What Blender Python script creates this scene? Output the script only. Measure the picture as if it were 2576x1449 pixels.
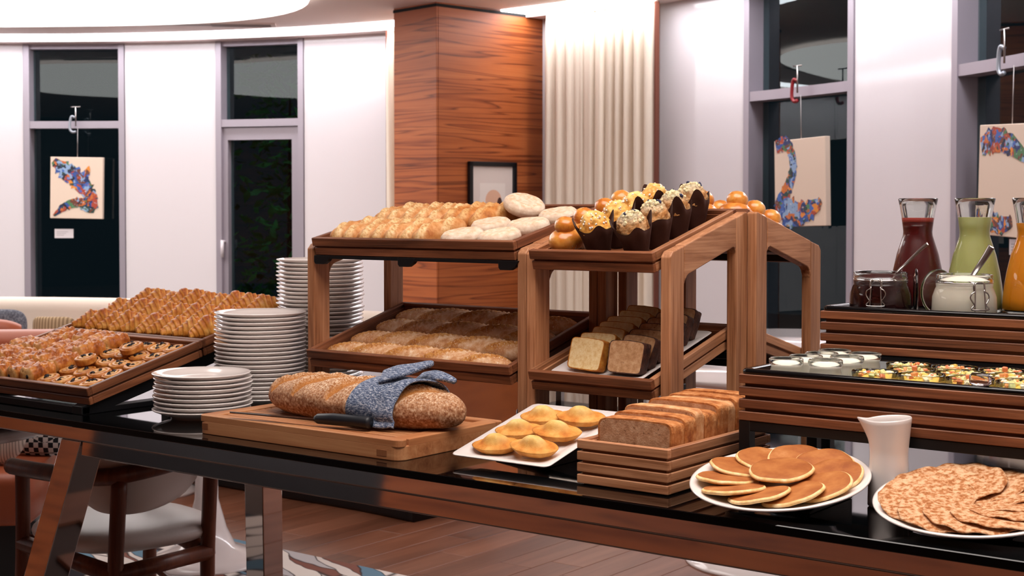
import bpy, bmesh, math, random
from mathutils import Vector, Matrix, Euler, noise
random.seed(7)
for o in list(bpy.data.objects): bpy.data.objects.remove(o)
SC = bpy.context.scene; COL = SC.collection
rad = math.radians; PI = math.pi; TAU = 2*math.pi

# ------------------------------------------------------------------ camera, world, exposure
CAM = Vector((1.3, -1.83, 1.35)); YAW = rad(37.25)
cd = bpy.data.cameras.new('camera'); cam = bpy.data.objects.new('camera', cd); COL.objects.link(cam)
cam.location = CAM; cam.rotation_euler = (rad(90-1.6), 0, YAW)
cd.lens = 50; cd.sensor_width = 36; cd.shift_y = -99.5/2576; cd.clip_end = 100
cd.dof.use_dof = True; cd.dof.focus_distance = 2.55; cd.dof.aperture_fstop = 14
SC.camera = cam
vs = SC.view_settings
vs.view_transform = 'Standard'; vs.look = 'None'; vs.gamma = 1; vs.exposure = 0.0; vs.use_curve_mapping = False
w = bpy.data.worlds.new('night_sky'); SC.world = w; w.use_nodes = True
w.node_tree.nodes['Background'].inputs[0].default_value = (0.010, 0.016, 0.022, 1)
w.node_tree.nodes['Background'].inputs[1].default_value = 0.6
SC.cycles.max_bounces = 10; SC.cycles.transmission_bounces = 8; SC.cycles.transparent_max_bounces = 8
SC.cycles.glossy_bounces = 5; SC.cycles.diffuse_bounces = 4
CEIL_EMIT = 4.4; COVE_EMIT = 14.0; TABLE_EMIT = 7.4

def room(u, v, z=0.0):
    """point in the dining room: u metres across, v metres away from the buffet's near side, z up"""
    return Vector((CAM.x + u*math.cos(YAW) - v*math.sin(YAW), CAM.y + u*math.sin(YAW) + v*math.cos(YAW), z))

# ------------------------------------------------------------------ helpers
def lin(h):
    if not isinstance(h, str): return tuple(h)[:3]
    h = h.lstrip('#'); c = [int(h[i:i+2], 16)/255 for i in (0, 2, 4)]
    return tuple(x/12.92 if x <= .04045 else ((x+.055)/1.055)**2.4 for x in c)

class NT:
    def __init__(s, name):
        s.m = bpy.data.materials.new(name); s.m.use_nodes = True
        s.t = s.m.node_tree; s.b = s.t.nodes['Principled BSDF']; s.out = s.t.nodes['Material Output']
    def n(s, typ, **kw):
        nd = s.t.nodes.new('ShaderNode'+typ)
        for k, v in kw.items():
            if k.startswith('_'): setattr(nd, k[1:], v)
            else:
                key = int(k[1:]) if k[0] == 'i' and k[1:].isdigit() else k.replace('_', ' ')
                s.set(nd.inputs[key], v)
        return nd
    def set(s, inp, v):
        if isinstance(v, bpy.types.NodeSocket): s.t.links.new(v, inp)
        else:
            if inp.type == 'RGBA' and len(v) == 3: v = (*v, 1)
            inp.default_value = v
    def p(s, **kw):
        for k, v in kw.items(): s.set(s.b.inputs[k.replace('_', ' ')], v)
    def obj(s, scale=(1, 1, 1), rnd=True, kind='Object'):
        tc = s.n('TexCoord'); mp = s.n('Mapping', Vector=tc.outputs[kind], Scale=scale)
        if rnd:
            oi = s.n('ObjectInfo'); mul = s.n('VectorMath', _operation='MULTIPLY', i1=(37., 17., 23.))
            cb = s.n('CombineXYZ', X=oi.outputs['Random'], Y=oi.outputs['Random'], Z=oi.outputs['Random'])
            s.t.links.new(cb.outputs[0], mul.inputs[0]); s.t.links.new(mul.outputs[0], mp.inputs['Location'])
        return mp.outputs[0]
    def ramp(s, fac, stops, interp='LINEAR'):
        r = s.n('ValToRGB'); s.set(r.inputs[0], fac); cr = r.color_ramp; cr.interpolation = interp
        while len(cr.elements) < len(stops): cr.elements.new(.5)
        for e, (p, c) in zip(cr.elements, stops): e.position = p; e.color = (*lin(c), 1)
        return r.outputs[0]
    def mix(s, f, a, b, typ='MIX'):
        m = s.n('MixRGB', _blend_type=typ); s.set(m.inputs[0], f); s.set(m.inputs[1], a if not isinstance(a, str) else lin(a)); s.set(m.inputs[2], b if not isinstance(b, str) else lin(b))
        return m.outputs[0]
    def bump(s, h, strength=.3, dist=.002):
        b = s.n('Bump', Strength=strength, Distance=dist, Height=h); s.t.links.new(b.outputs[0], s.b.inputs['Normal'])

def plain(name, col, rough=.5, metal=0., spec=.5, coat=0., bump=None, trans=0., ior=1.45, sub=0.):
    t = NT(name); t.p(Base_Color=lin(col), Roughness=rough, Metallic=metal, IOR=ior)
    t.b.inputs['Specular IOR Level'].default_value = spec
    t.b.inputs['Coat Weight'].default_value = coat; t.b.inputs['Coat Roughness'].default_value = .08
    t.b.inputs['Transmission Weight'].default_value = trans
    if sub: t.p(Subsurface_Weight=sub, Subsurface_Radius=(.01, .006, .003))
    if bump:
        nz = t.n('TexNoise', Vector=t.obj((1, 1, 1)), Scale=bump[0], Detail=4.); t.bump(nz.outputs[0], bump[1], .002)
    return t.m

def food(name, stops, scale=30, rough=.55, bump=.4, bscale=None, detail=6., sub=0.0, mask=None, coat=0., top=None, dist=.002, speck=None):
    """stops: colour ramp over noise; mask: stops used where the mesh attribute m is 1; top: (stops, lo, hi) blended in by height"""
    t = NT(name); co = t.obj()
    nz = t.n('TexNoise', Vector=co, Scale=scale, Detail=detail, Roughness=.62)
    c = t.ramp(nz.outputs[0], stops)
    if top:
        g = t.n('TexCoord'); sx = t.n('SeparateXYZ', Vector=g.outputs['Object'])
        n2 = t.n('TexNoise', Vector=co, Scale=scale*.7, Detail=3.)
        ad = t.n('MapRange', Value=sx.outputs[2], i1=top[1], i2=top[2])
        ma = t.n('Math', _operation='MULTIPLY_ADD', i1=.5, i2=-.25); t.t.links.new(n2.outputs[0], ma.inputs[0])
        sm = t.n('Math', _operation='ADD', _use_clamp=True); t.t.links.new(ad.outputs[0], sm.inputs[0]); t.t.links.new(ma.outputs[0], sm.inputs[1])
        n3 = t.n('TexNoise', Vector=co, Scale=scale*1.6, Detail=5.)
        c = t.mix(sm.outputs[0], c, t.ramp(n3.outputs[0], top[0]))
    if mask:
        at = t.n('Attribute', _attribute_name='m'); n4 = t.n('TexNoise', Vector=co, Scale=scale*2.5, Detail=6., Roughness=.7)
        c = t.mix(at.outputs['Fac'], c, t.ramp(n4.outputs[0], mask))
    if speck:
        vz = t.n('TexNoise', Vector=co, Scale=speck[1], Detail=3., Roughness=.75)
        f = t.ramp(vz.outputs[0], [(speck[2], '#000000'), (speck[2]+.06, '#ffffff')])
        c = t.mix(f, c, lin(speck[0]))
    t.p(Base_Color=c, Roughness=rough); t.b.inputs['Coat Weight'].default_value = coat; t.b.inputs['Coat Roughness'].default_value = .2
    t.b.inputs['Specular IOR Level'].default_value = .35
    if sub: t.p(Subsurface_Weight=sub, Subsurface_Radius=(.008, .004, .002))
    bz = t.n('TexNoise', Vector=co, Scale=bscale or scale*6, Detail=5., Roughness=.7); t.bump(bz.outputs[0], bump, dist)
    return t.m

def wood(name, stops, axis='x', s_long=5., s_cross=170., rough=.5, bump=.15, streak=.6, coat=0.):
    t = NT(name); sc = {'x': (s_long, s_cross, s_cross), 'y': (s_cross, s_long, s_cross), 'z': (s_cross, s_cross, s_long)}[axis]
    co = t.obj(sc)
    nz = t.n('TexNoise', Vector=co, Scale=1., Detail=6., Roughness=.65, Distortion=.5)
    sc2 = tuple(x*.13 if x > s_long else x*.6 for x in sc)
    n2 = t.n('TexNoise', Vector=t.obj(sc2), Scale=1., Detail=3., Distortion=.8)
    mx = t.n('Math', _operation='MULTIPLY_ADD', i1=streak, i2=(1-streak)*.5); t.t.links.new(nz.outputs[0], mx.inputs[0])
    a = t.mix(.45, nz.outputs[0], n2.outputs[0])
    oi = t.n('ObjectInfo'); br = t.n('MapRange', Value=oi.outputs['Random'], i3=.82, i4=1.12)
    c = t.ramp(a, stops); c = t.mix(1., c, br.outputs[0], 'MULTIPLY')
    t.p(Base_Color=c, Roughness=rough); t.b.inputs['Specular IOR Level'].default_value = .4
    t.b.inputs['Coat Weight'].default_value = coat
    t.bump(nz.outputs[0], bump, .001)
    return t.m

def emit(name, col, s):
    t = NT(name); e = t.n('Emission', Color=lin(col), Strength=s); t.t.links.new(e.outputs[0], t.out.inputs[0]); return t.m

def mk(name, v, f, mats, smooth=False, mi=None, attr=None):
    me = bpy.data.meshes.new(name); me.from_pydata([tuple(x) for x in v], [], f); 
    for m in (mats if isinstance(mats, (list, tuple)) else [mats]): me.materials.append(m)
    if smooth is True: me.polygons.foreach_set('use_smooth', [True]*len(me.polygons))
    if mi: me.polygons.foreach_set('material_index', mi)
    if attr is not None:
        a = me.attributes.new('m', 'FLOAT', 'POINT'); a.data.foreach_set('value', attr)
    me.update(); return me

def link(name, data, parent=None, loc=(0, 0, 0), rot=(0, 0, 0), mat=None, scale=None):
    o = bpy.data.objects.new(name, data); COL.objects.link(o)
    if parent: o.parent = parent
    if mat is not None: o.matrix_local = mat
    else: o.location = loc; o.rotation_euler = rot
    if scale is not None: o.scale = scale if hasattr(scale, '__len__') else (scale,)*3
    return o

def tag(o, label, cat, group=None):
    o['label'] = label; o['category'] = cat
    if group: o['group'] = group
    return o
def struct(o): o['kind'] = 'structure'; return o
def empty(name, loc=(0, 0, 0), rot=(0, 0, 0), mat=None): return link(name, None, None, loc, rot, mat)
def copy_tree(o, parent=None):
    c = o.copy(); COL.objects.link(c); c.parent = parent
    for ch in list(o.children): copy_tree(ch, c)
    return c

class MB:
    def __init__(s): s.v = []; s.f = []; s.mi = []; s.a = []
    def add(s, v, f, mi=0, M=None, a=0.):
        k = len(s.v); s.v += [tuple(M @ Vector(x)) if M is not None else tuple(x) for x in v]
        s.f += [tuple(i+k for i in q) for q in f]
        s.mi += ([mi]*len(f) if isinstance(mi, int) else mi); s.a += ([a]*len(v) if not isinstance(a, list) else a)
        return s
    def box(s, x0, x1, y0, y1, z0, z1, b=0., mi=0, M=None):
        return s.add(*boxg(x0, x1, y0, y1, z0, z1, b), mi=mi, M=M)
    def mesh(s, name, mats, smooth=False, attr=False): return mk(name, s.v, s.f, mats, smooth, s.mi, s.a if attr else None)

def boxg(x0, x1, y0, y1, z0, z1, b=0.):
    if b <= 0:
        v = [(x, y, z) for z in (z0, z1) for y in (y0, y1) for x in (x0, x1)]
        return v, [(0, 2, 3, 1), (4, 5, 7, 6), (0, 1, 5, 4), (1, 3, 7, 5), (3, 2, 6, 7), (2, 0, 4, 6)]
    bm = bmesh.new(); bmesh.ops.create_cube(bm, size=1)
    for q in bm.verts: q.co = Vector(((x0+x1)/2+q.co.x*(x1-x0), (y0+y1)/2+q.co.y*(y1-y0), (z0+z1)/2+q.co.z*(z1-z0)))
    bmesh.ops.bevel(bm, geom=bm.edges[:], offset=b, segments=1, profile=.5, affect='EDGES')
    bm.verts.index_update(); v = [tuple(q.co) for q in bm.verts]; f = [tuple(q.index for q in p.verts) for p in bm.faces]; bm.free()
    return v, f

def box(name, x0, x1, y0, y1, z0, z1, mat, parent=None, b=.0015, loc=(0, 0, 0), rot=(0, 0, 0)):
    return link(name, MB().box(x0, x1, y0, y1, z0, z1, b).mesh(name, mat), parent, loc, rot)

def prismg(poly, h0, h1, axis='z', b=0.):
    """extrude a 2D polygon; axis x: poly is (y,z); axis y: (x,z); axis z: (x,y)"""
    def P(p, h): return (h, p[0], p[1]) if axis == 'x' else ((p[0], h, p[1]) if axis == 'y' else (p[0], p[1], h))
    bm = bmesh.new(); n = len(poly)
    A = [bm.verts.new(P(p, h0)) for p in poly]; B = [bm.verts.new(P(p, h1)) for p in poly]
    bm.faces.new(A); bm.faces.new(B[::-1])
    for i in range(n): bm.faces.new((A[i], B[i], B[(i+1) % n], A[(i+1) % n]))
    bmesh.ops.recalc_face_normals(bm, faces=bm.faces[:])
    if b > 0:
        ed = [e for e in bm.edges if e.calc_face_angle(0) > .5]
        bmesh.ops.bevel(bm, geom=ed, offset=b, segments=2, profile=.5, affect='EDGES')
    bm.verts.index_update(); v = [tuple(q.co) for q in bm.verts]; f = [tuple(q.index for q in p.verts) for p in bm.faces]; bm.free()
    return v, f
def prism(name, poly, h0, h1, axis, mat, parent=None, b=0., loc=(0, 0, 0), rot=(0, 0, 0)):
    return link(name, mk(name, *prismg(poly, h0, h1, axis, b), mat), parent, loc, rot)

def latheg(prof, seg=32, closed=False):
    """prof: list of (r,z); r==0 makes a pole"""
    v = []; f = []; rings = []
    for r, z in prof:
        if r <= 1e-6: rings.append([len(v)]); v.append((0, 0, z))
        else:
            rings.append(list(range(len(v), len(v)+seg))); v += [(r*math.cos(TAU*i/seg), r*math.sin(TAU*i/seg), z) for i in range(seg)]
    pr = list(zip(rings, rings[1:])) + ([(rings[-1], rings[0])] if closed else [])
    for a, b in pr:
        for i in range(seg):
            j = (i+1) % seg
            if len(a) == 1 and len(b) == 1: continue
            if len(a) == 1: f.append((a[0], b[j], b[i]))
            elif len(b) == 1: f.append((a[i], a[j], b[0]))
            else: f.append((a[i], a[j], b[j], b[i]))
    return v, f
def lathe(name, prof, mat, parent=None, seg=32, loc=(0, 0, 0), rot=(0, 0, 0), closed=False):
    return link(name, mk(name, *latheg(prof, seg, closed), mat, True), parent, loc, rot)

def tubeg(path, r, seg=8, closed=False):
    path = [Vector(p) for p in path]; n = len(path); v = []; f = []
    up = Vector((.13, .31, .94)); 
    for i, p in enumerate(path):
        a = path[(i-1) % n] if (i or closed) else p; b = path[(i+1) % n] if (i < n-1 or closed) else p
        d = (b-a).normalized(); s = d.cross(up)
        if s.length < .1: s = d.cross(Vector((1, 0, 0)))
        s.normalize(); u = s.cross(d); rr = r[i] if isinstance(r, (list, tuple)) else r
        v += [tuple(p+rr*(s*math.cos(TAU*k/seg)+u*math.sin(TAU*k/seg))) for k in range(seg)]
    for i in range(n if closed else n-1):
        for k in range(seg):
            a = i*seg+k; b = i*seg+(k+1) % seg; c = ((i+1) % n)*seg+(k+1) % seg; d = ((i+1) % n)*seg+k
            f.append((a, d, c, b))
    if not closed: f += [tuple(range(seg)), tuple(range((n-1)*seg, n*seg))[::-1]]
    return v, f
def tube(name, path, r, mat, parent=None, seg=8, closed=False):
    return link(name, mk(name, *tubeg(path, r, seg, closed), mat, True), parent)

def spline(pts, n=6):
    pts = [Vector(p) for p in pts]; out = []
    for i in range(len(pts)-1):
        p0 = pts[max(i-1, 0)]; p1 = pts[i]; p2 = pts[i+1]; p3 = pts[min(i+2, len(pts)-1)]
        for k in range(n):
            t = k/n; out.append(.5*((2*p1)+(p2-p0)*t+(2*p0-5*p1+4*p2-p3)*t*t+(3*p1-p0-3*p2+p3)*t**3))
    return out+[pts[-1]]

def fnoise(x, y, z, s=1., oct=3): return noise.fractal(Vector((x*s, y*s, z*s)), 1., 2., oct)

def gridg(nu, nv, fn, close_v=True):
    """fn(u in 0..1, v in 0..1) -> (x,y,z[,m])"""
    v = []; a = []; f = []; cols = nv if close_v else nv+1
    for i in range(nu+1):
        for j in range(cols):
            q = fn(i/nu, j/nv); v.append(q[:3]); a.append(q[3] if len(q) > 3 else 0.)
    for i in range(nu):
        for j in range(nv):
            j2 = (j+1) % nv if close_v else j+1
            f.append((i*cols+j, (i+1)*cols+j, (i+1)*cols+j2, i*cols+j2))
    return v, f, a

# ------------------------------------------------------------------ materials of the place
WALN = [(.32, '#42210f'), (.45, '#6b3d24'), (.57, '#8a5435'), (.70, '#a66c48')]
OAK = [(.32, '#74462b'), (.45, '#a06a46'), (.57, '#bd8660'), (.70, '#d09c74')]
WX = wood('stained_oak_along', WALN, 'x'); WY = wood('stained_oak_deep', WALN, 'y')
PX_ = wood('oak_along', OAK, 'x'); PY = wood('oak_deep', OAK, 'y'); PZ = wood('oak_upright', OAK, 'z')
BAM = [(.30, '#8a5230'), (.45, '#ab6f45'), (.6, '#c08a5e'), (.75, '#d2a072')]
BX = wood('bamboo_along', BAM, 'x', 3., 70.); BY = wood('bamboo_deep', BAM, 'y', 3., 70.)
CHWOOD = wood('dark_walnut', [(.3, '#3c1a0e'), (.5, '#693622'), (.7, '#8a4c30')], 'z', 3., 40., .35, .05)
BLACKM = plain('black_powder_coat', '#0c0d10', .38, 0., .5)
BLACKT = plain('black_glass_top', '#030405', .045, 0., .6)
CHROME = plain('mirror_polished_steel', '#d8d2cf', .04, 1.)
STEEL = plain('brushed_steel', '#b5b0ac', .22, 1.)
PORC = plain('white_porcelain', '#e4dcd8', .12, 0., .6, coat=.3)
BLKTRAY = plain('black_gloss_tray', '#08090b', .12, 0., .5)
def glassmat(name, col, rough=0.0):
    t = NT(name); t.p(Base_Color=lin(col), Roughness=rough, IOR=1.45); t.b.inputs['Transmission Weight'].default_value = 1.; return t.m
GLASS = glassmat('clear_glass', '#f6faf8')
def panemat(name, tint):
    t = NT(name); fr0 = t.n('Fresnel', IOR=1.52); bf = t.n('NewGeometry'); fr = t.n('Math', _operation='MULTIPLY_ADD', _use_clamp=True, i1=-1.); t.t.links.new(bf.outputs['Backfacing'], fr.inputs[0]); t.t.links.new(fr0.outputs[0], fr.inputs[2]); tr = t.n('BsdfTransparent', Color=lin(tint)); gl = t.n('BsdfGlossy', Color=(.85, .95, .96), Roughness=.01)
    mx = t.n('MixShader'); t.t.links.new(fr.outputs[0], mx.inputs[0]); t.t.links.new(tr.outputs[0], mx.inputs[1]); t.t.links.new(gl.outputs[0], mx.inputs[2])
    t.t.links.new(mx.outputs[0], t.out.inputs[0]); return t.m
PANE = panemat('dark_window_glass', '#cfe0e0')
WALLP = plain('glossy_white_panel', '#e0dadc', .10, 0., .5)
ALU = plain('lavender_grey_aluminium', '#a59da6', .38, .25)
CEILM = plain('warm_white_ceiling', '#f0dfd8', .75)
PLAST = plain('white_plaster', '#e2d6d4', .7)
CREAM = plain('cream_upholstery', '#dacbbd', .75, bump=(220., .15))
ORANGE = plain('cognac_leather', '#9c4c2b', .48, bump=(120., .12))
def veneer():
    t = NT('orange_veneer')
    nz = t.n('TexNoise', Vector=t.obj((.5, .5, 7.), False), Scale=1., Detail=4., Distortion=.5)
    n2 = t.n('TexNoise', Vector=t.obj((2., 2., 160.), False), Scale=1., Detail=4.)
    f = t.mix(.4, nz.outputs[0], n2.outputs[0])
    c = t.ramp(f, [(.30, '#8f4a22'), (.5, '#a85a2c'), (.70, '#b96c3a')])
    wv = t.n('TexNoise', Vector=t.obj((.28, .28, 8.), False), Scale=1., Detail=3., Roughness=.45, Distortion=.35)
    s = t.ramp(wv.outputs[0], [(.30, '#ffffff'), (.36, '#c9b4a8'), (.372, '#8c7468'), (.385, '#ffffff'), (.44, '#ffffff'), (.47, '#cbb8ac'), (.478, '#86705f'), (.492, '#ffffff'), (.56, '#ffffff'), (.585, '#bfa99b'), (.592, '#8a7365'), (.61, '#ffffff')])
    c = t.mix(.85, c, s, 'MULTIPLY'); t.p(Base_Color=c, Roughness=.42); t.b.inputs['Specular IOR Level'].default_value = .35
    return t.m
VEN = veneer()

# ------------------------------------------------------------------ the round dining room
CC = Vector((-5.94, .264)); RW = 7.35; ZC = 2.93
def pol(r, deg, z=0.): return Vector((CC.x+r*math.cos(rad(deg)), CC.y+r*math.sin(rad(deg)), z))
def arcbox(mb, a0, a1, r0, r1, z0, z1, n=None, mi=0):
    n = n or max(1, int(abs(a1-a0)/1.0)); v = []; f = []
    for i in range(n+1):
        a = a0+(a1-a0)*i/n
        v += [pol(r0, a, z0), pol(r1, a, z0), pol(r1, a, z1), pol(r0, a, z1)]
    for i in range(n):
        k = 4*i
        for j in range(4): f.append((k+j, k+(j+1) % 4, k+4+(j+1) % 4, k+4+j))
    f += [(3, 2, 1, 0), (4*n, 4*n+1, 4*n+2, 4*n+3)]
    mb.add(v, f, mi); return mb
def fix_normals(me):
    bm = bmesh.new(); bm.from_mesh(me); bmesh.ops.recalc_face_normals(bm, faces=bm.faces[:]); bm.to_mesh(me); bm.free()
def arcobj(name, a0, a1, r0, r1, z0, z1, mat, parent=None, n=None):
    me = arcbox(MB(), a0, a1, r0, r1, z0, z1, n).mesh(name, mat); fix_normals(me); return link(name, me, parent)

# floor: screed, then separate boards where they can be told apart
floor = struct(box('floor', -15, 4, -6.5, 9, -.06, -.012, plain('floor_underlay', '#3a2419', .6), b=0))
FLW = wood('floor_board_wood', [(.3, '#5b3524'), (.5, '#7c4d37'), (.7, '#94624a')], 'y', 1.2, 22., .38, .05)
pm = [MB().box(-.0735, .0735, 0, L, -.03, 0, .0012).mesh('plank', FLW) for L in (1.2, 1.6, 1.9)]
for i in range(44):
    x = -6.4+.149*i; y = -.6-random.random()*1.2
    while y < 6.2:
        k = random.randrange(3); L = (1.2, 1.6, 1.9)[k]
        q = Vector((x, y+L/2)); d = (q-CAM.to_2d()); u = d.x*math.cos(YAW)+d.y*math.sin(YAW); v = -d.x*math.sin(YAW)+d.y*math.cos(YAW)
        if v > 3.2 and -.50 < u/v < .36 and v < 9: link('plank', pm[k], floor, (x, y, 0))
        y += L+.002
# ceiling
cm = MB(); n = 96
outline = [pol(6.90, 18+(196-18)*i/n) for i in range(n+1)]
ext = [Vector((-13.6, -5.2, 0)), Vector((3.3, -5.2, 0)), Vector((3.3, 2.6, 0))]
cv = [(p.x, p.y, ZC) for p in outline+ext]
cm.add(cv, [tuple(range(len(cv)))]); cm.add([(x, y, ZC+.12) for x, y, z in cv], [tuple(range(len(cv)))])
ceiling = struct(link('ceiling', cm.mesh('ceiling', CEILM)))
arcobj('soffit', 18, 196, 7.16, 7.62, 2.895, 3.06, CEILM, ceiling, 120)
arcobj('cove_light', 18, 196, 6.895, 7.17, ZC-.012, ZC+.03, emit('cove_glow', '#fdfaff', COVE_EMIT), ceiling, 120)
# straight back walls behind the buffet's near side, veneered
def wallseg(name, a, b, mat, z1=3.05):
    a = Vector(a); b = Vector(b); L = (b-a).length; ang = math.atan2(b.y-a.y, b.x-a.x)
    return struct(box(name, 0, L, -.1, 0, 0, z1, mat, b=0, loc=(a.x, a.y, 0), rot=(0, 0, ang)))
wallseg('wall_right', (3.3, -5.2), (3.3, 2.7), PLAST).location.x += .1
wallseg('wall_front', (-13.6, -5.2), (-8.1, -5.2), VEN); wallseg('wall_front_dark', (-8.1, -5.2), (-5.0, -5.2), plain('black_lacquer', '#0a0b0e', .3)); wallseg('wall_front_right', (-5.0, -5.2), (3.35, -5.2), VEN)
wallseg('wall_left', (-13.5, -1.8), (-13.5, -5.2), VEN)
wr = wallseg('wall_near_right', (1.15, 2.55), (3.35, 2.55), PLAST); wr.location.y += .1
# white glass panels of the curved wall
wall = struct(arcobj('wall_back', 18, 30, RW, RW+.12, 0, 2.96, WALLP))
gap = .05
for a0, a1 in ((30, 38), (38, 44.5), (54.22, 61.87), (70.58, 77.5), (77.5, 88.6), (88.6, 98), (98, 106.47), (113.41, 120.47), (127.98, 135), (135, 143), (143, 151), (151, 160), (160, 170), (170, 180), (180, 196)):
    arcobj('wall_panel', a0+gap, a1-gap, RW, RW+.12, 0, 2.96, WALLP, wall, 8)

def window(name, a0, a1, door=False):
    e = struct(empty(name, pol(RW, (a0+a1)/2))); inv = Matrix.Translation(-e.location)
    def part(nm, *a, mat=ALU, n=1):
        o = arcobj(nm, *a, mat, e, n); o.matrix_local = inv; return o
    wd = math.degrees(.055/RW)
    part('jamb', a0, a0+wd, RW-.012, RW+.18, 0, 2.95); part('jamb', a1-wd, a1, RW-.012, RW+.18, 0, 2.95)
    part('head', a0+wd, a1-wd, RW+.02, RW+.18, 2.85, 2.95, n=4); part('threshold', a0+wd, a1-wd, RW+.02, RW+.18, 0, .06, n=4)
    part('transom', a0+wd, a1-wd, RW-.005, RW+.16, 2.105, 2.172, n=4)
    if door:
        d2 = wd*1.55; f = part('door_leaf', a0+wd, a0+wd+d2, RW+.03, RW+.15, .06, 2.10)
        part('door_leaf', a1-wd-d2*.55, a1-wd, RW+.03, RW+.15, .06, 2.10)
        part('door_leaf', a0+wd+d2, a1-wd-d2*.55, RW+.03, RW+.15, 1.985, 2.10, n=3)
        part('door_leaf', a0+wd+d2, a1-wd-d2*.55, RW+.03, RW+.15, .06, .25, n=3)
        h = MB(); p = pol(RW-.03, a1-wd*1.25); q = pol(RW+.04, a1-wd*1.25)
        h.add(*tubeg([(p.x, p.y, .90), (p.x, p.y, 1.06)], .016, 10)); h.add(*tubeg([(p.x, p.y, 1.045), (q.x, q.y, 1.045)], .011, 8))
        o = link('door_handle', h.mesh('door_handle', plain('white_handle', '#d9d2d6', .3), True), e); o.matrix_local = inv
        part('pane', a0+wd, a1-wd, RW+.115, RW+.125, 2.172, 2.85, mat=PANE)
        part('pane', a0+wd+d2*.9, a1-wd-d2*.5, RW+.095, RW+.105, .25, 1.99, mat=PANE)
    else:
        part('pane', a0+wd, a1-wd, RW+.125, RW+.135, 2.172, 2.85, mat=PANE)
        part('pane', a0+wd, a1-wd, RW+.125, RW+.135, .06, 2.105, mat=PANE)
    return e
window('window_1', 120.47, 127.98); window('door_1', 106.47, 113.41, True); window('window_2', 61.87, 70.58); window('window_3', 44.5, 54.22)

# luminous ceiling fields, two added as unseen key and fill lights, and slot diffusers
def blob(name, c, a, b, rot, mat, p=2.6, z=ZC):
    v = []; n = 64
    for zz in (z-.012, z+.01):
        for i in range(n):
            t = TAU*i/n; x = a*math.copysign(abs(math.cos(t))**(2/p), math.cos(t)); y = b*math.copysign(abs(math.sin(t))**(2/p), math.sin(t))
            v.append((c[0]+x*math.cos(rot)-y*math.sin(rot), c[1]+x*math.sin(rot)+y*math.cos(rot), zz))
    f = [tuple(range(n))[::-1], tuple(range(n, 2*n))]+[(i, (i+1) % n, n+(i+1) % n, n+i) for i in range(n)]
    return link(name, mk(name, v, f, mat))
GL1 = emit('ceiling_glow', '#fff6f2', CEIL_EMIT)
b1 = room(-4.08, 9.6); tag(blob('luminous_ceiling', b1, 2.62, 2.32, YAW+rad(-4), GL1, 2.9, ZC-.05), 'large rounded luminous ceiling field over the banquettes', 'ceiling light')
b2 = Vector((.55, -.25, 0)); tag(blob('luminous_ceiling', b2, 1.25, .95, rad(20), emit('added_key_glow', '#fff3ec', TABLE_EMIT), 2.4), 'added rounded luminous field, out of view, lighting the buffet', 'ceiling light')  # added key light for the food, out of view, shaped as a ceiling field
b3 = room(-6.6, 3.6); tag(blob('luminous_ceiling', b3, .7, 1.6, YAW, GL1, 2.3), 'long oval luminous ceiling field near the veneered wall', 'ceiling light')
b4 = room(-2.3, 5.3); tag(blob('luminous_ceiling', b4, 1.0, 1.5, YAW+.3, emit('added_fill_glow', '#fff6f2', 3.6), 2.3), 'added oval luminous field, out of view, over the orange bench', 'ceiling light')  # added fill light, out of view, to brighten the armchair and bench area
VENTM = plain('vent_grey', '#8b7d78', .6); VENTW = plain('vent_white', '#d8cac4', .6)
for (u, v, L, an, lab) in ((-2.55, 12.2, 1.05, 6, 'ceiling slot vent beside the door'), (-4.3, 12.05, 1.2, -2, 'ceiling slot vent above the framed canvas window')):
    p = room(u, v, ZC-.012); e = empty('slot_vent', p, (0, 0, YAW+rad(an)))
    box('vent_frame', -L/2, L/2, -.09, .09, 0, .012, VENTW, e, 0)
    for k in (-1, 0, 1): box('vent_slot', -.02 if k else -L/2+.05, L/2-.04, -.022+k*.052, .022+k*.052, -.004, .004, VENTM, e, 0)
    tag(e, lab, 'vent')

# veneered column standing out from the wall
c0 = Vector((-5.76, 6.5)); d_r = Vector((.20, 1.10)).normalized(); d_l = Vector((-d_r.y, d_r.x))
ang = math.atan2(d_r.y, d_r.x)
colm = struct(empty('column', (c0.x, c0.y, 0), (0, 0, ang-PI/2)))
box('veneer_panel', -.53, 0, .0, .018, 0, ZC, VEN, colm, .002); box('veneer_panel', -.018, 0, .02, 1.15, 0, ZC, VEN, colm, .002)
box('column_core', -.522, -.02, .02, 1.2, 0, ZC, VEN, colm, 0); box('shadow_gap', -.534, .004, -.004, 1.2, ZC-.035, ZC-.012, plain('shadow_gap_black', '#08080a', .8), colm, 0)

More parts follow.
